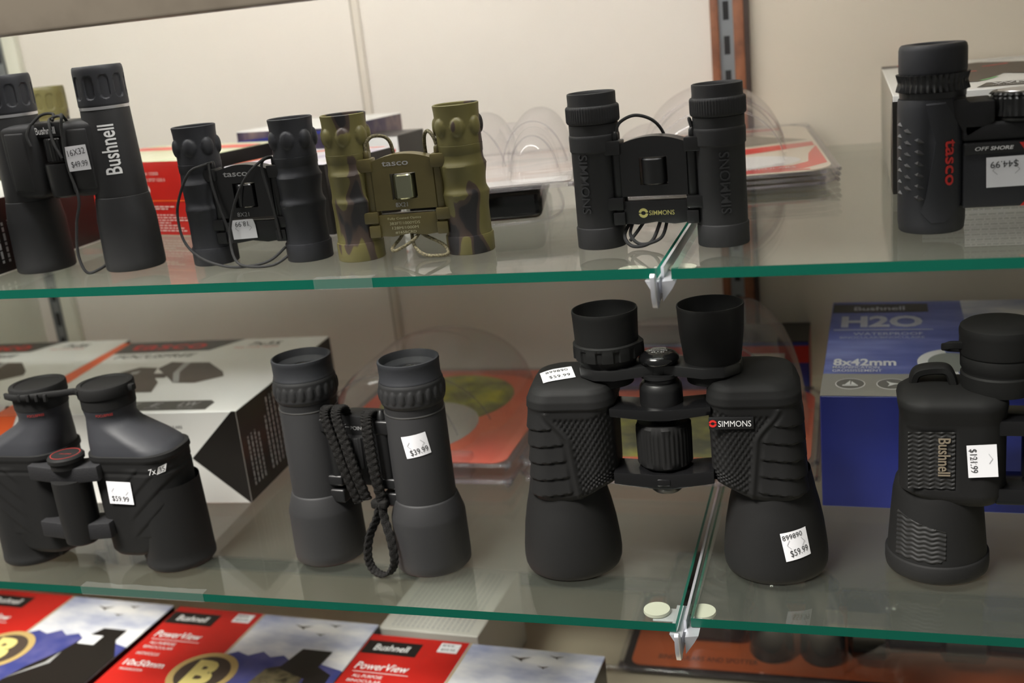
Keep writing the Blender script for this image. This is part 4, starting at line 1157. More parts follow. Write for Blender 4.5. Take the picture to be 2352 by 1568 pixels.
for s in (0, 1):
    mx = (lambda g, s=s: g if s == 0 else (setattr(g, 'v', [Vector((2 * HB - v.x, v.y, v.z)) for v in g.v]), setattr(g, 'f', [list(reversed(f)) for f in g.f]), g)[2])
    mx(section_loft(lerp_levels(hk, 0.0015), 160, 1, h_disp, h_zs)).obj('prism_housing', M['rubber'], t, 50)
    pr = [(0, 0.002), (0.0290, 0.002), (0.0292, 0.0), (0.0318, 0.0), (0.0333, 0.0015), (0.0338, 0.0050), (0.0336, 0.0120), (0.0330, 0.0128), (0.0322, 0.0132), (0.0318, 0.0180), (0.0300, 0.0400), (0.0285, 0.0560), (0.0268, 0.0640), (0.0240, 0.0690), (0.020, 0.0700)]
    mx(G().lathe(pr, (0, 0), 80)).obj('objective_bell', M['rubber'], t, 40)
    ex = 0.0370
    pr = [(0.0200, 0.1280), (0.0225, 0.1282), (0.0228, 0.1300), (0.0232, 0.1340), (0.0235, 0.1400), (0.0225, 0.1412), (0.0226, 0.1430), (0.0237, 0.1450), (0.0238, 0.1520), (0.0230, 0.1535), (0.0225, 0.1545)]
    mx(G().lathe(pr, (ex, 0), 64)).obj('eyecup', M['rubber'], t, 40)
    pr = [(0.0225, 0.1530), (0.0242, 0.1535), (0.0246, 0.1550), (0.0244, 0.1640), (0.0246, 0.1660), (0.0247, 0.1690), (0.0240, 0.1715), (0.0215, 0.1732), (0.0150, 0.1745), (0, 0.1750)]
    mx(G().lathe(pr, (ex, 0), 72)).obj('eyepiece_cap', M['rubber'], t, 40)
    g = G(); g.tube([(ex - 0.023, -0.006, 0.1600), (ex - 0.030, -0.006, 0.1600), (ex - 0.033, -0.003, 0.1580), (ex - 0.033, 0.003, 0.1560), (ex - 0.030, 0.006, 0.1545), (ex - 0.023, 0.006, 0.1540)], 0, 10, 6, (0.0050, 0.0040, Vector((0, 0, 1))))
    mx(g).obj('cap_loop', M['rubber'], t, 40)
    g = G()
    g.tube([(-0.0150, 0.010, 0.1290), (-0.0120, 0.009, 0.1370), (0.0000, 0.008, 0.1395), (0.0070, 0.006, 0.1380), (0.0100, 0.005, 0.1290)], 0, 10, 6, (0.0130, 0.0062, Vector((0, 1, 0))))
    mx(g).obj('strap_lug', M['rubber'], t, 40)
    # wavy grip panels
    def wave_patch(mp, u0, u1, v0, v1, nu, nv, f):
        V, Fs = [], []
        for j in range(nv + 1):
            for i in range(nu + 1):
                u, v = u0 + (u1 - u0) * i / nu, v0 + (v1 - v0) * j / nv
                V.append(mp(u, v, f(u, v)))
        for j in range(nv):
            for i in range(nu):
                k = j * (nu + 1) + i
                Fs.append([k, k + 1, k + nu + 2, k + nu + 1])
        return G().add(V, Fs)
    def wf(u, v):
        c = tri(u / 0.0068)
        return -0.0002 + (0.0003 + 0.0006 * c) * (0.5 + 0.5 * math.sin(2 * math.pi * (v / 0.0030 + 0.42 * c)))
    mx(wave_patch(planar(FRONT(-0.0287)), -0.0200, 0.0086, 0.0690, 0.1086, 100, 130, wf)).obj('grip_panel', M['wavy'], t, 60)
    ro = lambda z: 0.0318 + (0.0285 - 0.0318) * (z - 0.018) / 0.038
    def wl(u, v):
        return 0.0001 + 0.0007 * (0.5 + 0.5 * math.sin(2 * math.pi * (v / 0.0032 + 0.16 * math.sin(u / 0.0085 * 2 * math.pi))))
    def lowmap(u, v, d):
        return cylmap(0, 0, ro, R(-14), 0)(u, v, d)
    V0 = wave_patch(lowmap, -0.0240, 0.0110, 0.0150, 0.0480, 110, 100, lambda u, v: (wl(u, v) if v < 0.0470 - 0.25 * (u + 0.024) and v > 0.0155 + 0.6 * max(0, u - 0.006) else -0.002))
    mx(V0).obj('lower_grip_panel', M['wavy'], t, 60)
g = G(); text(g, 'Bushnell', planar(FRONT(-0.0293)), 0.0020, 0.0915, 0.0262, 0.0075, rot=-90, bold=0.008, d=0.0003, thick=0.0006)
g.obj('tan_lettering', M['tan_metal'], t, 0)
sticker(t, planar(FRONT(-0.0296)), 0.0248, 0.0895, 0.0178, 0.0225, 4, [('$121.99', -0.0055, 0.0005, 0.0165, 0.0050, -90)], d=0.0006)
for z0, z1 in ((0.1040, 0.1145), (0.0560, 0.0675)):
    G().box(0.0340, 2 * HB - 0.0340, -0.0240, 0.006, z0, z1, 0.0012).obj('hinge_arm', M['gloss'], t, 35)
G().lathe([(0, 0.045), (0.0115, 0.045), (0.012, 0.048), (0.012, 0.068), (0.0185, 0.070), (0.0190, 0.103), (0.0125, 0.104), (0.0125, 0.140), (0.0155, 0.141), (0.0160, 0.155), (0.012, 0.158), (0, 0.158)], (HB, -0.004), 64).obj('focus_column', M['plastic'], t, 30)
G().box(0.0420, 2 * HB - 0.0420, -0.0120, 0.008, 0.1330, 0.1410, 0.0015).obj('eyepiece_arm', M['plastic'], t, 35)

# ------------------------------------------------------------------ cartons
def carton(loc, yaw, w, d, h, label, group, faces, name='carton'):
    """origin at the front bottom left corner; faces = materials for front, right, back, left, top"""
    t = empty(name, loc, yaw, label, 'box', group)
    g = G().box(0, w, 0, d, 0, h, 0.0007, 1)
    keys = ['front', 'right', 'back', 'left', 'top']
    mats = [faces.get(k, faces['front']) for k in keys]
    me_fm = []
    for f in g.f:
        a, b, c = g.v[f[0]], g.v[f[1]], g.v[f[2]]
        n = (b - a).cross(c - a).normalized()
        k = 4
        if abs(n.z) > 0.6: k = 4
        elif n.y < -0.6: k = 0
        elif n.x > 0.6: k = 1
        elif n.y > 0.6: k = 2
        elif n.x < -0.6: k = 3
        me_fm.append(k)
    mesh_obj('box_body', g.v, g.f, None, t, 0, mats, me_fm)
    t['w'] = w
    T = planar(frame((0, 0, h), (1, 0, 0), (0, 1, 0)))
    Fm = planar(frame((0, 0, 0), (1, 0, 0), (0, 0, 1)))
    Rm = planar(frame((w, 0, 0), (0, 1, 0), (0, 0, 1)))
    del t['w']
    return t, T, Fm, Rm

def rect(g, mp, u0, u1, v0, v1, d=0.0002, mark=True):
    return poly(g, mp, [(u0, v0), (u1, v0), (u1, v1), (u0, v1)], d, mark)

def lines(g, mp, u0, u1, v0, v1, n, seed, vertical=False, d=0.0003, fill=0.45):
    """rows of small unreadable print as broken bars"""
    rr = random.Random(seed)
    st = (v1 - v0) / n
    for i in range(n):
        v = v0 + st * i
        e = u1 if rr.random() > 0.3 else u0 + (u1 - u0) * rr.uniform(0.55, 0.95)
        u = u0
        while u < e:
            l = rr.uniform(0.002, 0.006)
            if vertical: rect(g, mp, v, v + st * fill, u, min(e, u + l), d, False)
            else: rect(g, mp, u, min(e, u + l), v, v + st * fill, d, False)
            u += l + 0.0012

def focus_box(loc, yaw, label, group, pic):
    w, d, h = 0.246, 0.224, 0.088
    t, T, Fm, Rm = carton(loc, yaw, w, d, h, label, group, {'front': M['card_white'], 'top': M['card_white'], 'right': M['card_black'], 'back': M['card_black'], 'left': M['card_orange']})
    g = G(); poly(g, T, [(0, 0), (0.026, 0), (0.010, d), (0, d)]); poly(g, Fm, [(0, h), (0, 0.055), (0.010, 0.062), (0.026, h)])
    g.objs('orange_print', M['card_orange'], t, 0)
    g = G()
    poly(g, T, [(0.012, 0.184), (0.125, 0.186), (0.150, d), (0.009, d)])
    poly(g, Fm, [(w, 0), (w - 0.050, 0.044), (w - 0.004, h), (w, h)])
    poly(g, T, [(0.110, 0.006), (0.214, 0.006), (0.214, 0.024), (0.208, 0.030), (0.122, 0.030)])
    g.objs('black_print', M['card_black'], t, 0)
    g = G(); text(g, 'tasco', T, 0.068, 0.205, 0.090, 0.020, bold=0.015, d=0.0004); text(g, 'FREE YOUR VISION', T, 0.176, 0.192, 0.050, 0.004, d=0.0003)
    g.objs('red_lettering', M['red_print'], t, 0)
    g = G(); text(g, 'FOCUSFREE', T, 0.070, 0.1715, 0.094, 0.012, shear=0.2, bold=0.004, d=0.0003); text(g, '7x35', T, 0.182, 0.204, 0.036, 0.012, shear=0.25, bold=0.012, d=0.0003)
    text(g, 'MODEL 169735', Fm, 0.120, 0.074, 0.030, 0.0030); text(g, 'BINOCULARS', Fm, 0.180, 0.074, 0.024, 0.0030)
    g.objs('dark_lettering', M['ink'], t, 0)
    g = G()
    for s_, u in (('FF', 0.130), ('E', 0.158), ('LW', 0.191)):
        text(g, s_, T, u, 0.0205, 0.010 * len(s_), 0.010, shear=0.2, bold=0.012, d=0.0004)
        text(g, 'FEATURE', T, u, 0.0115, 0.016, 0.0025, d=0.0004)
    g.objs('white_lettering', M['grey_print'], t, 0)
    g = G()
    lines(g, Rm, 0.012, 0.080, 0.050, 0.110, 8, 3, True, fill=0.35)
    lines(g, Rm, 0.030, 0.075, 0.120, 0.150, 4, 5, True, fill=0.35)
    lines(g, Rm, 0.012, 0.060, 0.012, 0.040, 4, 9, True, fill=0.35)
    tag(g.obj('fine_print', M['grey_print'], t, 0), kind='stuff')
    if pic:
        g = G()
        poly(g, T, [(0.098, 0.128), (0.102, 0.149), (0.118, 0.146), (0.147, 0.144), (0.178, 0.112), (0.186, 0.098), (0.164, 0.080), (0.140, 0.082), (0.128, 0.096)], 0.0003)
        poly(g, T, [(0.060, 0.118), (0.074, 0.134), (0.096, 0.131), (0.104, 0.108), (0.123, 0.084), (0.132, 0.056), (0.114, 0.056), (0.086, 0.070)], 0.0003)
        poly(g, T, [(0.090, 0.112), (0.122, 0.112), (0.122, 0.098), (0.096, 0.098)], 0.0004)
        g.objs('binocular_picture', M['brown_print'], t, 0)
        g = G(); poly(g, T, [(0.118, 0.146), (0.124, 0.112), (0.140, 0.082), (0.146, 0.083), (0.130, 0.114), (0.126, 0.145)], 0.0004)
        poly(g, T, [(0.074, 0.118), (0.082, 0.122), (0.084, 0.112), (0.078, 0.110)], 0.0005)
        g.objs('picture_highlight', M['grey_print'], t, 0)
    return t
GB = 'white and orange binocular cartons'
focus_box((-0.6150, 0.1370, 0), 4.0, 'white carton with orange edge and black slanted end behind the capped binoculars', GB, True)
focus_box((-0.8300, 0.1500, 0), 4.0, 'white carton mostly cut off by the left frame edge on the lower shelf', GB, True).scale = (0.86, 0.95, 1)
tt, T, Fm, Rm = carton((-0.7400, 0.0300, HS), 0, 0.2530, 0.150, 0.0580, 'white-topped carton with black lettered end at the far left of the upper shelf', GB, {'front': M['card_white'], 'right': M['card_black'], 'top': M['card_white']})
g = G(); lines(g, Rm, 0.008, 0.040, 0.012, 0.060, 7, 21, True, fill=0.35)
tag(g.obj('fine_print', M['grey_print'], tt, 0), kind='stuff')

# red carton behind the tall black pair
t, T, Fm, Rm = carton((-0.5400, 0.2150, HS), -15, 0.158, 0.110, 0.0650, 'red carton with white print standing behind the tall black binoculars', None, {'front': M['card_red'], 'right': M['card_black'], 'top': M['grass_art'], 'left': M['card_grey'], 'back': M['card_red']})
g = G(); rect(g, T, 0, 0.158, 0.070, 0.092)
g.objs('red_print', mat('pink_red_print', S(214, 84, 72), 0.4), t, 0)
g = G(); rect(g, Fm, 0.078, 0.087, 0.036, 0.061); text(g, 'Model #: 132050', Fm, 0.1095, 0.0540, 0.028, 0.0032); text(g, 'UPC # 0 29757 13205 0', Fm, 0.1135, 0.0485, 0.034, 0.0030)
c_ = [(0.1055 + 0.0042 * math.cos(R(a)), 0.0400 + 0.0042 * math.sin(R(a))) for a in range(0, 360, 15)]
poly(g, Fm, c_)
g.objs('white_lettering', M['pink_white'], t, 0)
g = G(); poly(g, Fm, [(0.1055, 0.0435), (0.1080, 0.0420), (0.1070, 0.0400), (0.1055, 0.0385), (0.1040, 0.0375), (0.1020, 0.0385), (0.1030, 0.0395), (0.1050, 0.0402)], 0.0004)
g.obj('dark_mark', M['ink'], t, 0)
g = G(); lines(g, Fm, 0.095, 0.150, 0.023, 0.027, 2, 4, fill=0.5); lines(g, Fm, 0.098, 0.150, 0.004, 0.020, 7, 8, fill=0.4)
tag(g.obj('fine_print', M['pink_white'], t, 0), kind='stuff')
g = G(); rect(g, Fm, 0.088, 0.158, 0.0300, 0.0312)
g.obj('orange_line', M['card_orange'], t, 0)

# dark carton behind the plain black compact pair and two photo cartons behind it
t, T, Fm, Rm = carton((-0.3500, 0.1720, HS), -13, 0.106, 0.095, 0.0570, 'black-fronted carton with photo top right behind the plain black folding binoculars', None, {'front': M['card_black'], 'right': M['card_black'], 'top': M['pale_art'], 'left': M['card_black']})
g = G(); poly(g, T, [(0.0, 0.010), (0.010, 0.045), (0.040, 0.075), (0.100, 0.088), (0.100, 0.092), (0.036, 0.080), (0.004, 0.050), (0, 0.026)])
g.obj('orange_arc', M['card_orange'], t, 0)
t, T, Fm, Rm = carton((-0.4160, 0.3120, HS), -14, 0.120, 0.105, 0.0730, 'photo-printed carton with pale top standing at the back behind the black folding binoculars', None, {'front': M['dark_art'], 'right': M['dark_art'], 'top': M['card_white'], 'left': M['dark_art']})
g = G(); poly(g, Fm, [(0, 0.0600), (0.120, 0.0690), (0.120, 0.0712), (0, 0.0640)])
g.obj('blue_line', M['card_blue'], t, 0)
t, T, Fm, Rm = carton((-0.2880, 0.3000, HS), -8, 0.0450, 0.050, 0.0600, 'small white carton with red dashes behind the camouflage folding binoculars', None, {'front': M['card_white'], 'right': M['card_black'], 'top': M['card_black']})
g = G()
for k in range(3):
    u = 0.008 + 0.012 * k
    poly(g, Fm, [(u, 0.030 + 0.006 * k), (u + 0.010, 0.034 + 0.006 * k), (u + 0.010, 0.0365 + 0.006 * k), (u, 0.0325 + 0.006 * k)])
g.objs('red_print', M['red_print'], t, 0)
g = G(); poly(g, Fm, [(0.026, 0.024), (0.0448, 0.034), (0.0448, 0.038), (0.026, 0.028)])
g.objs('black_print', M['card_black'], t, 0)

# white waterproof carton, upper right
t, T, Fm, Rm = carton((0.1750, 0.2050, HS), 0, 0.250, 0.2820, 0.0705, 'white-topped carton with a black binocular picture behind the charcoal binoculars', None, {'front': M['card_white'], 'left': mat('dull_grey_carton', S(158, 154, 142), 0.5), 'right': M['card_black'], 'top': M['card_white']})
g = G(); poly(g, T, [(0, 0.252), (0.03, 0.255), (0.075, 0.282), (0, 0.282)]); poly(g, T, [(0.056, 0.010), (0.066, 0.042), (0.200, 0.042), (0.200, 0.010)])
rect(g, Fm, 0.0, 0.020, 0, 0.0660); poly(g, planar(frame((0, 0.2820, 0), (0, -1, 0), (0, 0, 1))), [(0.245, 0), (0.2815, 0), (0.2815, 0.068), (0.262, 0.060), (0.245, 0.040)])
g.objs('black_print', M['card_black'], t, 0)
g = G(); poly(g, T, [(0.040, 0.080), (0.046, 0.150), (0.060, 0.230), (0.080, 0.240), (0.110, 0.215), (0.150, 0.185), (0.150, 0.110), (0.100, 0.095), (0.086, 0.112), (0.074, 0.082), (0.062, 0.055), (0.050, 0.058)], 0.0003)
g.objs('binocular_picture', M['brown_print'], t, 0)
g = G(); poly(g, T, [(0.063, 0.062), (0.077, 0.084), (0.079, 0.082), (0.066, 0.060)], 0.0005)
g.obj('green_lens_print', mat('green_print', S(120, 190, 120), 0.4), t, 0)
g = G(); rect(g, T, 0.014, 0.035, 0.266, 0.278, 0.0004); poly(g, T, [(0.078, 0.185), (0.100, 0.200), (0.100, 0.206), (0.078, 0.190)], 0.0005); poly(g, T, [(0.056, 0.148), (0.070, 0.145), (0.070, 0.150), (0.056, 0.153)], 0.0005)
g.objs('red_print', M['red_print'], t, 0)
g = G(); text(g, 'WP', T, 0.080, 0.030, 0.022, 0.014, shear=0.15, bold=0.015, d=0.0005); text(g, 'WATERPROOF', T, 0.080, 0.0175, 0.028, 0.004, d=0.0005)
g.objs('white_lettering', M['white'], t, 0)
g = G(); lines(g, Fm, 0.020, 0.240, 0.006, 0.050, 12, 44, fill=0.35)
tag(g.obj('fine_print', M['grey_print'], t, 0), kind='stuff')
g = G(); text(g, 'AX', T, 0.100, 0.255, 0.024, 0.008, d=0.0004)
g.obj('grey_lettering', M['grey_print'], t, 0)

# blue carton, lower right
t, T, Fm, Rm = carton((0.1210, 0.1830, 0), -1.5, 0.250, 0.2650, 0.0920, 'blue carton with silver strip and white lettering behind the lower right binoculars', None, {'front': M['card_blue'], 'left': M['card_black'], 'right': M['card_blue'], 'top': M['blue_art']})
g = G(); rect(g, T, 0.0012, 0.086, 0.2270, 0.2560)
g.obj('black_band', M['card_black'], t, 0)
g = G(); rect(g, T, 0.0, 0.250, 0.0, 0.0510)
g.obj('silver_strip', mat('silver_carton', S(150, 148, 142), 0.4, 0.2), t, 0)
g = G(); rect(g, T, 0.1150, 0.250, 0.1300, 0.2645)
g.obj('sky_picture', M['sky_print'], t, 0)
g = G(); text(g, 'Bushnell', T, 0.0430, 0.2400, 0.045, 0.013, bold=0.012, d=0.0004)
text(g, 'H2O', T, 0.0450, 0.1970, 0.070, 0.036, bold=0.04, d=0.0003); rect(g, T, 0.004, 0.088, 0.1700, 0.1725, 0.0003)
text(g, 'WATERPROOF', T, 0.0500, 0.1590, 0.058, 0.008, bold=0.01, d=0.0003); text(g, 'BINOCULAR/BINOCULAIRE', T, 0.0450, 0.1480, 0.070, 0.006, d=0.0003)
g.objs('silver_lettering', mat('silver_print', S(176, 178, 190), 0.4), t, 0)
g = G(); text(g, '8x42mm', T, 0.0315, 0.0800, 0.049, 0.018, bold=0.03, d=0.0003); text(g, 'MAGNIFICATION', T, 0.0250, 0.0670, 0.036, 0.006, bold=0.004, d=0.0003); text(g, 'GROSSISSEMENT', T, 0.0260, 0.0590, 0.038, 0.006, bold=0.004, d=0.0003)
g.objs('white_lettering', M['white'], t, 0)
for k, cx in enumerate((0.0215, 0.0520)):
    el = lambda a_, b_, cx=cx: [(cx + a_ * math.cos(R(q)), 0.0270 + b_ * math.sin(R(q))) for q in range(0, 360, 10)]
    rr_ = poly(G(), T, el(0.0112, 0.0125), 0.0003).obj('round_mark', M['white'], t, 0)
    poly(G(), T, el(0.0104, 0.0112), 0.0005).obj('mark_field', mat('mark_grey', S(104, 102, 98), 0.5), rr_, 0)
    g = G()
    if k == 0:
        poly(g, T, [(cx - 0.006, 0.0215), (cx + 0.006, 0.0215), (cx + 0.0055, 0.0240), (cx - 0.0055, 0.0240)], 0.0007)
        poly(g, T, [(cx - 0.004, 0.0245), (cx, 0.0245), (cx, 0.0340)], 0.0007); poly(g, T, [(cx + 0.0006, 0.0245), (cx + 0.0050, 0.0245), (cx + 0.0010, 0.0320)], 0.0007)
    else:
        poly(g, T, [(cx - 0.004, 0.0330), (cx, 0.0290), (cx + 0.0070, 0.0265), (cx + 0.002, 0.0250), (cx - 0.003, 0.0205), (cx - 0.0015, 0.0260)], 0.0007)
    g.obj('mark_symbol', M['white'], rr_, 0)
g = G()
for i in range(18):
    a0, a1 = R(100 + 10 * i), R(110 + 10 * i)
    poly(g, T, [(0.0980 + 0.026 * math.cos(a0), 0.0800 + 0.034 * math.sin(a0)), (0.0980 + 0.026 * math.cos(a1), 0.0800 + 0.034 * math.sin(a1)), (0.0980 + 0.018 * math.cos(a1), 0.0800 + 0.024 * math.sin(a1)), (0.0980 + 0.018 * math.cos(a0), 0.0800 + 0.024 * math.sin(a0))], 0.0003)
g.obj('ring_print', M['white'], t, 0)
g = G(); poly(g, T, [(0.0980 + 0.018 * math.cos(R(a)), 0.0800 + 0.024 * math.sin(R(a))) for a in range(0, 360, 15)], 0.0003)
g.obj('ring_centre', mat('ring_grey', S(128, 132, 128), 0.5), t, 0)

# carton lying at the back of the lower shelf behind the big porro pair
t, T, Fm, Rm = carton((-0.1000, 0.4180, 0), 0, 0.2050, 0.0650, 0.0620, 'red and blue carton lying at the back wall behind the large porro binoculars', None, {'front': M['card_blue'], 'right': M['card_red'], 'top': M['card_black']})
g = G(); rect(g, Fm, 0, 0.205, 0.040, 0.0575)
g.obj('red_band', M['card_red'], t, 0)
g = G(); rect(g, Fm, 0.150, 0.182, 0.038, 0.0500, 0.0004); text(g, '10x50 PowerView', Fm, 0.075, 0.0490, 0.080, 0.006, d=0.0004)
g.objs('white_print', M['card_white'], t, 0)

# red and sky-photo cartons on the case floor
def power_box(loc, label, dark):
    w, d, h = 0.2340, 0.1920, 0.0900
    t, T, Fm, Rm = carton(loc, -2.0, w, d, h, label, 'red and sky photo cartons on the case floor', {'front': M['card_red'], 'top': M['sky_print'], 'right': M['card_black'], 'left': M['card_red']})
    k = d - 0.250                                  # shift: v runs from the box front
    g = G(); poly(g, T, [(0, 0), (0.100, 0), (0.102, d), (0, d)])
    g.obj('red_panel', M['card_red'], t, 0)
    g = G(); poly(g, T, [(0.1010, 0), (0.1025, 0), (0.1045, d), (0.1030, d)], 0.0003)
    g.obj('gold_line', M['gold'], t, 0)
    g = G(); poly(g, T, [(0.1025, 0), (0.1025, 0.174 + k), (0.114, 0.182 + k), (0.128, 0.177 + k), (0.140, 0.186 + k), (0.152, 0.178 + k), (0.164, 0.183 + k), (0.180, 0.172 + k), (0.205, 0.176 + k), (w, 0.168 + k), (w, 0)], 0.0003)
    g.obj('mountain_picture', M['mountain_print'], t, 0)
    g = G(); rect(g, T, 0.0012, 0.058, 0.218 + k, 0.240 + k, 0.0004)
    g.obj('black_label', M['card_black'], t, 0)
    g = G(); text(g, 'Bushnell', T, 0.030, 0.229 + k, 0.036, 0.0100, shear=0.1, bold=0.008, d=0.0006)
    text(g, 'PowerView', T, 0.034, 0.198 + k, 0.054, 0.0110, shear=0.15, bold=0.012, d=0.0005); rect(g, T, 0.008, 0.064, 0.188 + k, 0.1888 + k, 0.0005)
    text(g, 'ALL-PURPOSE', T, 0.026, 0.182 + k, 0.030, 0.0045, bold=0.004, d=0.0005); text(g, 'BINOCULAR', T, 0.026, 0.1745 + k, 0.034, 0.0040, d=0.0005)
    text(g, 'INSTAFOCUS', T, 0.022, 0.163 + k, 0.026, 0.0045, d=0.0005)
    text(g, '10x50mm', T, 0.030, 0.147 + k, 0.046, 0.0095, bold=0.012, d=0.0005); text(g, 'MAGNIFICATION', T, 0.022, 0.136 + k, 0.026, 0.0035, d=0.0005)
    g.objs('white_lettering', M['white'], t, 0)
    cx, cyy = 0.0990, 0.142 + k
    el = lambda r: [(cx + r * math.cos(R(q)), cyy + r * math.sin(R(q))) for q in range(0, 360, 10)]
    rg = poly(G(), T, el(0.0340), 0.0006).obj('gold_ring', M['gold'], t, 0)
    poly(G(), T, el(0.0270), 0.0008).obj('ring_field', M['brown_print'], rg, 0)
    g = G(); text(g, 'B', T, cx, cyy, 0.028, 0.040, bold=0.05, d=0.0010)
    g.obj('ring_letter', M['gold_hi'], rg, 0)
    g = G()
    for u, v, sc in ((0.157, 0.232 + k, 1.0), (0.190, 0.239 + k, 0.7), (0.182, 0.222 + k, 0.6)):
        poly(g, T, [(u - 0.010 * sc, v + 0.004 * sc), (u, v + 0.0015 * sc), (u + 0.011 * sc, v + 0.004 * sc), (u + 0.003 * sc, v - 0.0005 * sc), (u + 0.004 * sc, v - 0.004 * sc), (u, v - 0.001 * sc)], 0.0005)
    g.objs('bird_picture', M['brown_print'], t, 0)
    g = G()
    if dark:
        poly(g, T, [(0.130, 0), (0.150, 0.060 + k + 0.06), (0.168, 0.150 + k), (0.176, 0.176 + k), (0.186, 0.196 + k), (0.214, 0.196 + k), (0.214, 0.178 + k), (w, 0.150 + k), (w, 0)], 0.0006)
        g.objs('binocular_picture', M['card_black'], t, 0)
        g = G(); poly(g, T, [(0.142, 0.04), (0.166, 0.110 + k + 0.02), (0.170, 0.150 + k), (0.172, 0.110 + k + 0.02)], 0.0008)
        g.objs('picture_highlight', M['grey_print'], t, 0)
        G().box(0.176, 0.196, 0.166 + k, 0.182 + k, h + 0.0006, h + 0.0009).obj('price_sticker', M['sticker'], t, 0)
    else:
        poly(g, T, [(0.150, 0), (0.150, 0.120 + k), (0.158, 0.160 + k), (0.176, 0.168 + k), (0.200, 0.160 + k), (0.206, 0.110 + k), (0.206, 0)], 0.0006)
        g.objs('binocular_picture', M['camo_print'], t, 0)
        g = G(); poly(g, T, [(0.170, 0.162 + k), (0.178, 0.196 + k), (0.210, 0.196 + k), (0.208, 0.170 + k), (0.226, 0.160 + k), (0.230, 0.110 + k), (0.206, 0.110 + k), (0.204, 0.150 + k)], 0.0007)
        g.obj('picture_eyepiece', M['card_black'], t, 0)
        st = G().box(0.0755, 0.0955, 0.230 + k, 0.245 + k, h + 0.0005, h + 0.0008).obj('price_sticker', M['sticker'], t, 0)
        g = G(); text(g, '$59.99', T, 0.0855, 0.234 + k, 0.014, 0.004, d=0.0010); text(g, '899', T, 0.0835, 0.241 + k, 0.012, 0.003, d=0.0010)
        g.objs('price_lettering', M['ink'], st, 0)
    return t
power_box((-0.7920, 0.0680, FLOOR_Z), 'red and sky photo carton at the left frame edge, leftmost on the case floor', True)
power_box((-0.5490, 0.0580, FLOOR_Z), 'red and sky photo carton with gold ring emblem, middle of three on the case floor', False)
power_box((-0.3140, 0.0320, FLOOR_Z), 'red and sky photo carton beside the bare floor, rightmost of three on the case floor', False)
t, T, Fm, Rm = carton((-0.3100, 0.2420, FLOOR_Z), -2, 0.1060, 0.130, 0.0860, 'grey carton with fine print lines behind the rightmost floor carton', None, {'front': M['card_grey'], 'top': M['card_grey'], 'right': M['card_grey']})
g = G(); lines(g, T, 0.006, 0.120, 0.012, 0.098, 16, 33, True, fill=0.3)
tag(g.obj('fine_print', M['grey_print'], t, 0), kind='stuff')

# ------------------------------------------------------------------ clear blister packs
def round_card(w, d, r, n=8):
    pts = []
    for cx, cy_, a0 in ((w - r, r, -90), (w - r, d - r, 0), (r, d - r, 90), (r, r, 180)):
        for k in range(n + 1):
            a = R(a0 + 90 * k / n)
            pts.append((cx + r * math.cos(a), cy_ + r * math.sin(a)))
    return pts

def hump(u, v, cu, cv, a, b, h, p=2.2, q=4):
    """rounded hump, half widths a and b"""
    x, y = abs(u - cu) / a, abs(v - cv) / b
    s = x ** p + y ** q
    return h * (1 - s) ** 0.5 if s < 1 else 0.0

def shell(t, w, d, z0, fn, nu=90, nv=90, name='clear_shell'):
    V, Fs = [], []
    for j in range(nv + 1):
        for i in range(nu + 1):
            u, v = w * i / nu, d * j / nv
            V.append((u, v, z0 + fn(u, v)))
    for j in range(nv):
        for i in range(nu):
            k = j * (nu + 1) + i
            Fs.append([k, k + 1, k + nu + 2, k + nu + 1])
    return G().add(V, Fs).obj(name, M['clear'], t, 60)

def rim(t, w, d, r, z, rad=0.0022, off=0.0, name='clear_rim'):
    pts = [(x + (off if x > w / 2 else -off), y + (off if y > d / 2 else -off), z) for x, y in round_card(w, d, r, 5)]
    return G().tube(pts, rad, 8, 3, closed=True).obj(name, M['clear'], t, 60)

def bead(t, cu, v, a, h, z0, p=2.0, r=0.0008):
    """moulded edge of a hump: an arch across the pack"""
    pts = []
    for k in range(13):
        x = math.cos(math.pi * k / 12)
        pts.append((cu - a * x * 0.97, v, z0 + h * math.sqrt(max(0, 1 - abs(x * 0.97) ** p))))
    G().tube(pts, r, 6, 3).obj('moulded_edge', M['clear'], t, 60)

GP = 'opened clear plastic blister packs'
T_ = lambda z: planar(frame((0, 0, z), (1, 0, 0), (0, 1, 0)))

# A: behind the camouflage compact pair
w, d = 0.143, 0.215
t = empty('blister_pack', (-0.1920, 0.1390, HS), 12, 'empty clear two-lobed blister pack on a black tray behind the camouflage folding binoculars', 'package', GP)
G().box(0.012, 0.116, 0.012, 0.165, 0.0006, 0.0240, 0.006, 3).obj('black_tray', M['gloss'], t, 40)
G().prism(round_card(w - 0.006, d - 0.006, 0.008), frame((0.003, 0.003, 0.0292), (1, 0, 0), (0, 1, 0)), 0.0010).obj('card', M['stream_art'], t, 0)
g = G(); rect(g, T_(0.0292), 0.006, w - 0.006, 0.004, 0.030)
g.objs('white_print', M['card_white'], t, 0)
shell(t, w, d, 0.0300, lambda u, v: max(hump(u, v, 0.064, 0.110, 0.0275, 0.088, 0.0450), hump(u, v, 0.112, 0.110, 0.0275, 0.088, 0.0450), hump(u, v, 0.088, 0.110, 0.040, 0.030, 0.0360), hump(u, v, 0.112, 0.055, 0.020, 0.045, 0.038)))
rim(t, w, d, 0.008, 0.0270, 0.0018)
bead(t, 0.064, 0.032, 0.026, 0.043, 0.0300); bead(t, 0.112, 0.032, 0.026, 0.043, 0.0300); bead(t, 0.112, 0.014, 0.019, 0.034, 0.0300)
g = G()
for x in (0.010, 0.120): g.tube([(x, 0.010, 0.001), (x, 0.008, 0.012), (x - 0.001, 0.004, 0.026)], 0.0008, 6)
g.tube([(0.012, 0.008, 0.0012), (0.122, 0.008, 0.0012), (0.122, 0.170, 0.0012)], 0.0010, 6)
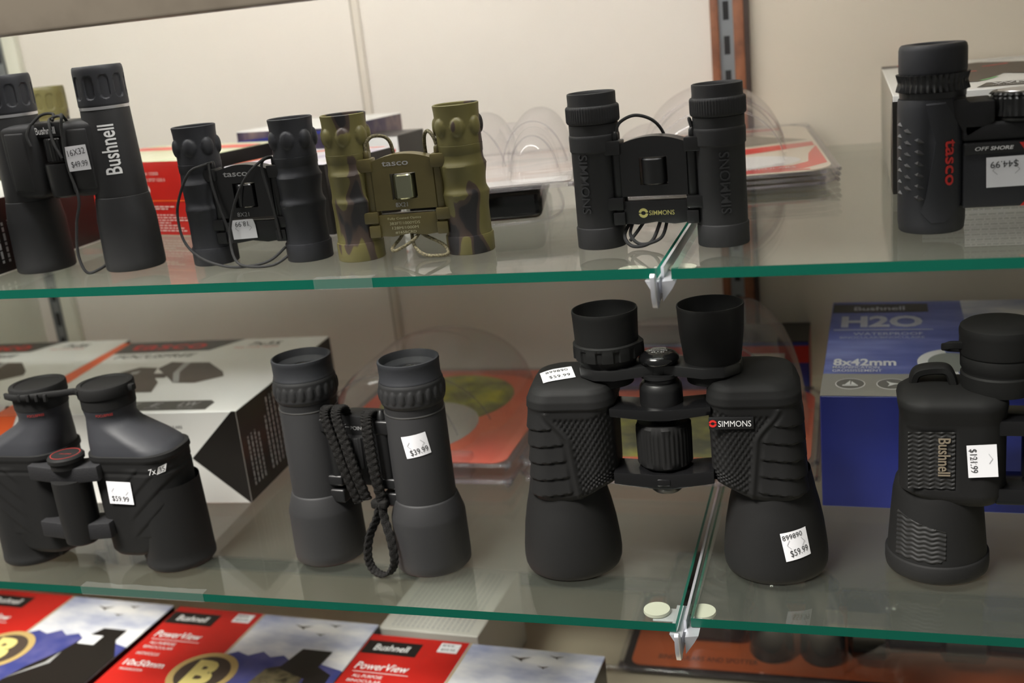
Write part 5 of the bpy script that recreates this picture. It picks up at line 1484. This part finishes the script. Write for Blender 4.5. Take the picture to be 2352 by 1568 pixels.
g.obj('clear_tray_edge', M['clear'], t, 60)

# B: behind the small black lettered pair
w, d = 0.192, 0.232
t = empty('blister_pack', (-0.0520, 0.2360, HS), 8, 'clear blister pack with red and white card behind the small black lettered binoculars', 'package', GP)
t.rotation_euler.x = R(2.6)          # its back edge rides up on the folded shell
G().prism(round_card(w - 0.008, d - 0.008, 0.022), frame((0.004, 0.004, 0.0120), (1, 0, 0), (0, 1, 0)), 0.0010).obj('card', mat('cream_card', S(222, 212, 192), 0.4), t, 0)
g = G()
rect(g, T_(0.0120), 0.022, w - 0.022, 0.0055, 0.0100)
poly(g, T_(0.0120), [(0.006, 0.085), (0.100, 0.082), (0.185, 0.110), (0.185, 0.130), (0.100, 0.112), (0.006, 0.108)])
poly(g, T_(0.0120), [(0.186, 0.110), (0.186, 0.030), (0.165, 0.012), (0.140, 0.012), (0.172, 0.040), (0.176, 0.075)])
rect(g, T_(0.0120), 0.060, 0.165, 0.206, 0.216)
rect(g, T_(0.0120), 0.030, w - 0.030, 0.0110, 0.0280)
g.objs('red_print', mat('red_card_print', S(214, 58, 44), 0.4), t, 0)
g = G(); poly(g, T_(0.0120), [(0.045, 0.115), (0.100, 0.120), (0.183, 0.140), (0.130, 0.190), (0.090, 0.180), (0.050, 0.170)], 0.0003)
g.obj('grey_picture', mat('grey_picture_print', S(140, 134, 120), 0.5), t, 0)
g = G(); poly(g, T_(0.0120), [(0.105 + 0.062 * math.cos(R(a)), 0.050 + 0.030 * math.sin(R(a))) for a in range(0, 360, 12)], 0.0005)
g.obj('white_oval', M['card_white'], t, 0)
g = G(); text(g, 'BINOCULARS', T_(0.0120), 0.135, 0.0195, 0.050, 0.0045, d=0.0005)
g.objs('white_lettering', M['white'], t, 0)
shell(t, w, d, 0.0130, lambda u, v: max(hump(u, v, 0.098, 0.085, 0.056, 0.060, 0.0530, 2, 6), hump(u, v, 0.045, 0.080, 0.036, 0.050, 0.0320, 2, 6), hump(u, v, 0.098, 0.125, 0.062, 0.055, 0.056, 2, 6)))
bead(t, 0.098, 0.030, 0.055, 0.050, 0.0130); bead(t, 0.098, 0.080, 0.060, 0.054, 0.0130); bead(t, 0.045, 0.034, 0.034, 0.030, 0.0130)
for k in range(3): rim(t, w, d, 0.024, 0.0016 + 0.0045 * k, 0.0015, 0.0005 * k)
G().prism(round_card(w, d, 0.024), frame((0, 0, 0.0012), (1, 0, 0), (0, 1, 0)), 0.0008).obj('clear_back', M['clear'], t, 40)

# C: orange pack between the strap-wound pair and the big porro pair
w, d = 0.205, 0.262
t = empty('blister_pack', (-0.3480, 0.2060, 0), 0, 'large clear blister pack with orange card behind the strap-wound binoculars', 'package', GP)
oc = mat('orange_card', S(234, 126, 92), 0.4, var=(9, S(222, 88, 62), 0.4, 0.7))
G().prism(round_card(w - 0.010, d - 0.010, 0.012), frame((0.005, 0.005, 0.0190), (1, 0, 0), (0, 1, 0)), 0.0010).obj('card', oc, t, 0)
g = G(); poly(g, T_(0.0190), [(0.090 + 0.070 * math.cos(R(a)), 0.165 + 0.075 * math.sin(R(a))) for a in range(0, 360, 12)])
g.obj('camouflage_picture', M['yellow_art'], t, 0)
g = G(); poly(g, T_(0.0190), [(0.085 + 0.062 * math.cos(R(a)), 0.085 + 0.070 * math.sin(R(a))) for a in range(0, 360, 12)], 0.0004)
g.obj('grey_picture', M['card_grey'], t, 0)
shell(t, w, d, 0.0200, lambda u, v: max(hump(u, v, 0.085, 0.105, 0.072, 0.090, 0.078, 2.2, 6), hump(u, v, 0.085, 0.150, 0.090, 0.090, 0.068, 2.2, 6)))
bead(t, 0.085, 0.020, 0.071, 0.074, 0.0200); bead(t, 0.085, 0.066, 0.088, 0.064, 0.0200)
rim(t, w, d, 0.012, 0.0025, 0.0022); rim(t, w, d, 0.012, 0.0180, 0.0018)
G().prism(round_card(w, d, 0.012), frame((0, 0, 0.0012), (1, 0, 0), (0, 1, 0)), 0.0008).obj('clear_back', M['clear'], t, 40)
g = G()
g.box(0.130, 0.168, 0.004, 0.020, 0.0030, 0.0250, 0.003)
g.obj('clear_foot', M['clear'], t, 40)

# D: behind the big porro pair
w, d = 0.255, 0.196
t = empty('blister_pack', (-0.1380, 0.2140, 0), 0, 'tall domed clear blister pack behind the large porro binoculars', 'package', GP)
G().prism(round_card(w - 0.012, d - 0.012, 0.025), frame((0.006, 0.006, 0.0170), (1, 0, 0), (0, 1, 0)), 0.0010).obj('card', oc, t, 0)
g = G(); poly(g, T_(0.0170), [(0.020, 0.020), (0.236, 0.020), (0.236, 0.120), (0.200, 0.165), (0.060, 0.150), (0.020, 0.090)])
g.obj('camouflage_picture', M['yellow_art'], t, 0)
shell(t, w, d, 0.0180, lambda u, v: max(hump(u, v, 0.128, 0.098, 0.116, 0.090, 0.090, 2.4, 5), hump(u, v, 0.180, 0.098, 0.062, 0.085, 0.110, 2.2, 5)))
bead(t, 0.128, 0.014, 0.112, 0.080, 0.0180); bead(t, 0.180, 0.020, 0.060, 0.100, 0.0180)
rim(t, w, d, 0.025, 0.0025, 0.0022); rim(t, w, d, 0.025, 0.0170, 0.0018)
G().prism(round_card(w, d, 0.025), frame((0, 0, 0.0012), (1, 0, 0), (0, 1, 0)), 0.0008).obj('clear_back', M['clear'], t, 40)
g = G(); g.box(0.012, 0.050, 0.004, 0.022, 0.0030, 0.0300, 0.004, 3)
g.obj('clear_foot', M['clear'], t, 40)

# E: long orange pack on the case floor at the right
w, d = 0.480, 0.150
t = empty('blister_pack', (-0.0850, 0.3230, FLOOR_Z), 0, 'long orange-carded blister pack holding black optics on the case floor at the right', 'package', GP)
od = mat('deep_orange_card', S(222, 112, 58), 0.3)
G().prism(round_card(w, d, 0.014), frame((0, 0, 0.0060), (1, 0, 0), (0, 1, 0)), 0.0050).obj('dark_backing', M['card_black'], t, 0)
G().prism(round_card(w - 0.016, d - 0.016, 0.010), frame((0.008, 0.008, 0.0072), (1, 0, 0), (0, 1, 0)), 0.0012).obj('card', od, t, 0)
g = G(); text(g, 'BINOCULARS AND SPOTTER', T_(0.0072), 0.085, 0.024, 0.100, 0.008, d=0.0003)
g.objs('dark_lettering', M['brown_print'], t, 0)
def scope(x0, x1, y, prof, name):
    rings = []
    n = 28
    for f, r in prof:
        x = x0 + (x1 - x0) * f
        rings.append([Vector((x, y + 1.25 * r * math.cos(2 * math.pi * k / n), 0.046 + 1.25 * r * math.sin(2 * math.pi * k / n))) for k in range(n)])
    return G().loft(rings).obj(name, M['gloss'], t, 40)
scope(0.222, 0.470, 0.044, [(0, 0.022), (0.02, 0.026), (0.14, 0.026), (0.16, 0.020), (0.34, 0.018), (0.36, 0.024), (0.50, 0.024), (0.52, 0.018), (0.74, 0.020), (0.78, 0.027), (1.0, 0.028)], 'black_scope')
for x in (0.148, 0.198):
    G().lathe([(0, 0.0085), (0.021, 0.0085), (0.0225, 0.012), (0.0205, 0.052), (0.0165, 0.060), (0.0165, 0.090), (0.012, 0.095), (0, 0.095)], (x, 0.044), 32).obj('black_barrel', M['gloss'], t, 40)
G().box(0.040, 0.122, 0.052, 0.140, 0.0085, 0.070, 0.008, 3).obj('black_pouch', M['plastic'], t, 40)
shell(t, w - 0.01, d - 0.01, 0.0085, lambda u, v: max(hump(u, v, 0.345, 0.049, 0.130, 0.046, 0.084, 5, 2.2), hump(u, v, 0.172, 0.046, 0.056, 0.038, 0.094, 4, 2.4), hump(u, v, 0.080, 0.096, 0.050, 0.052, 0.068, 4, 4)), 110, 60)
rim(t, w, d, 0.014, 0.0070, 0.0030, 0.002)
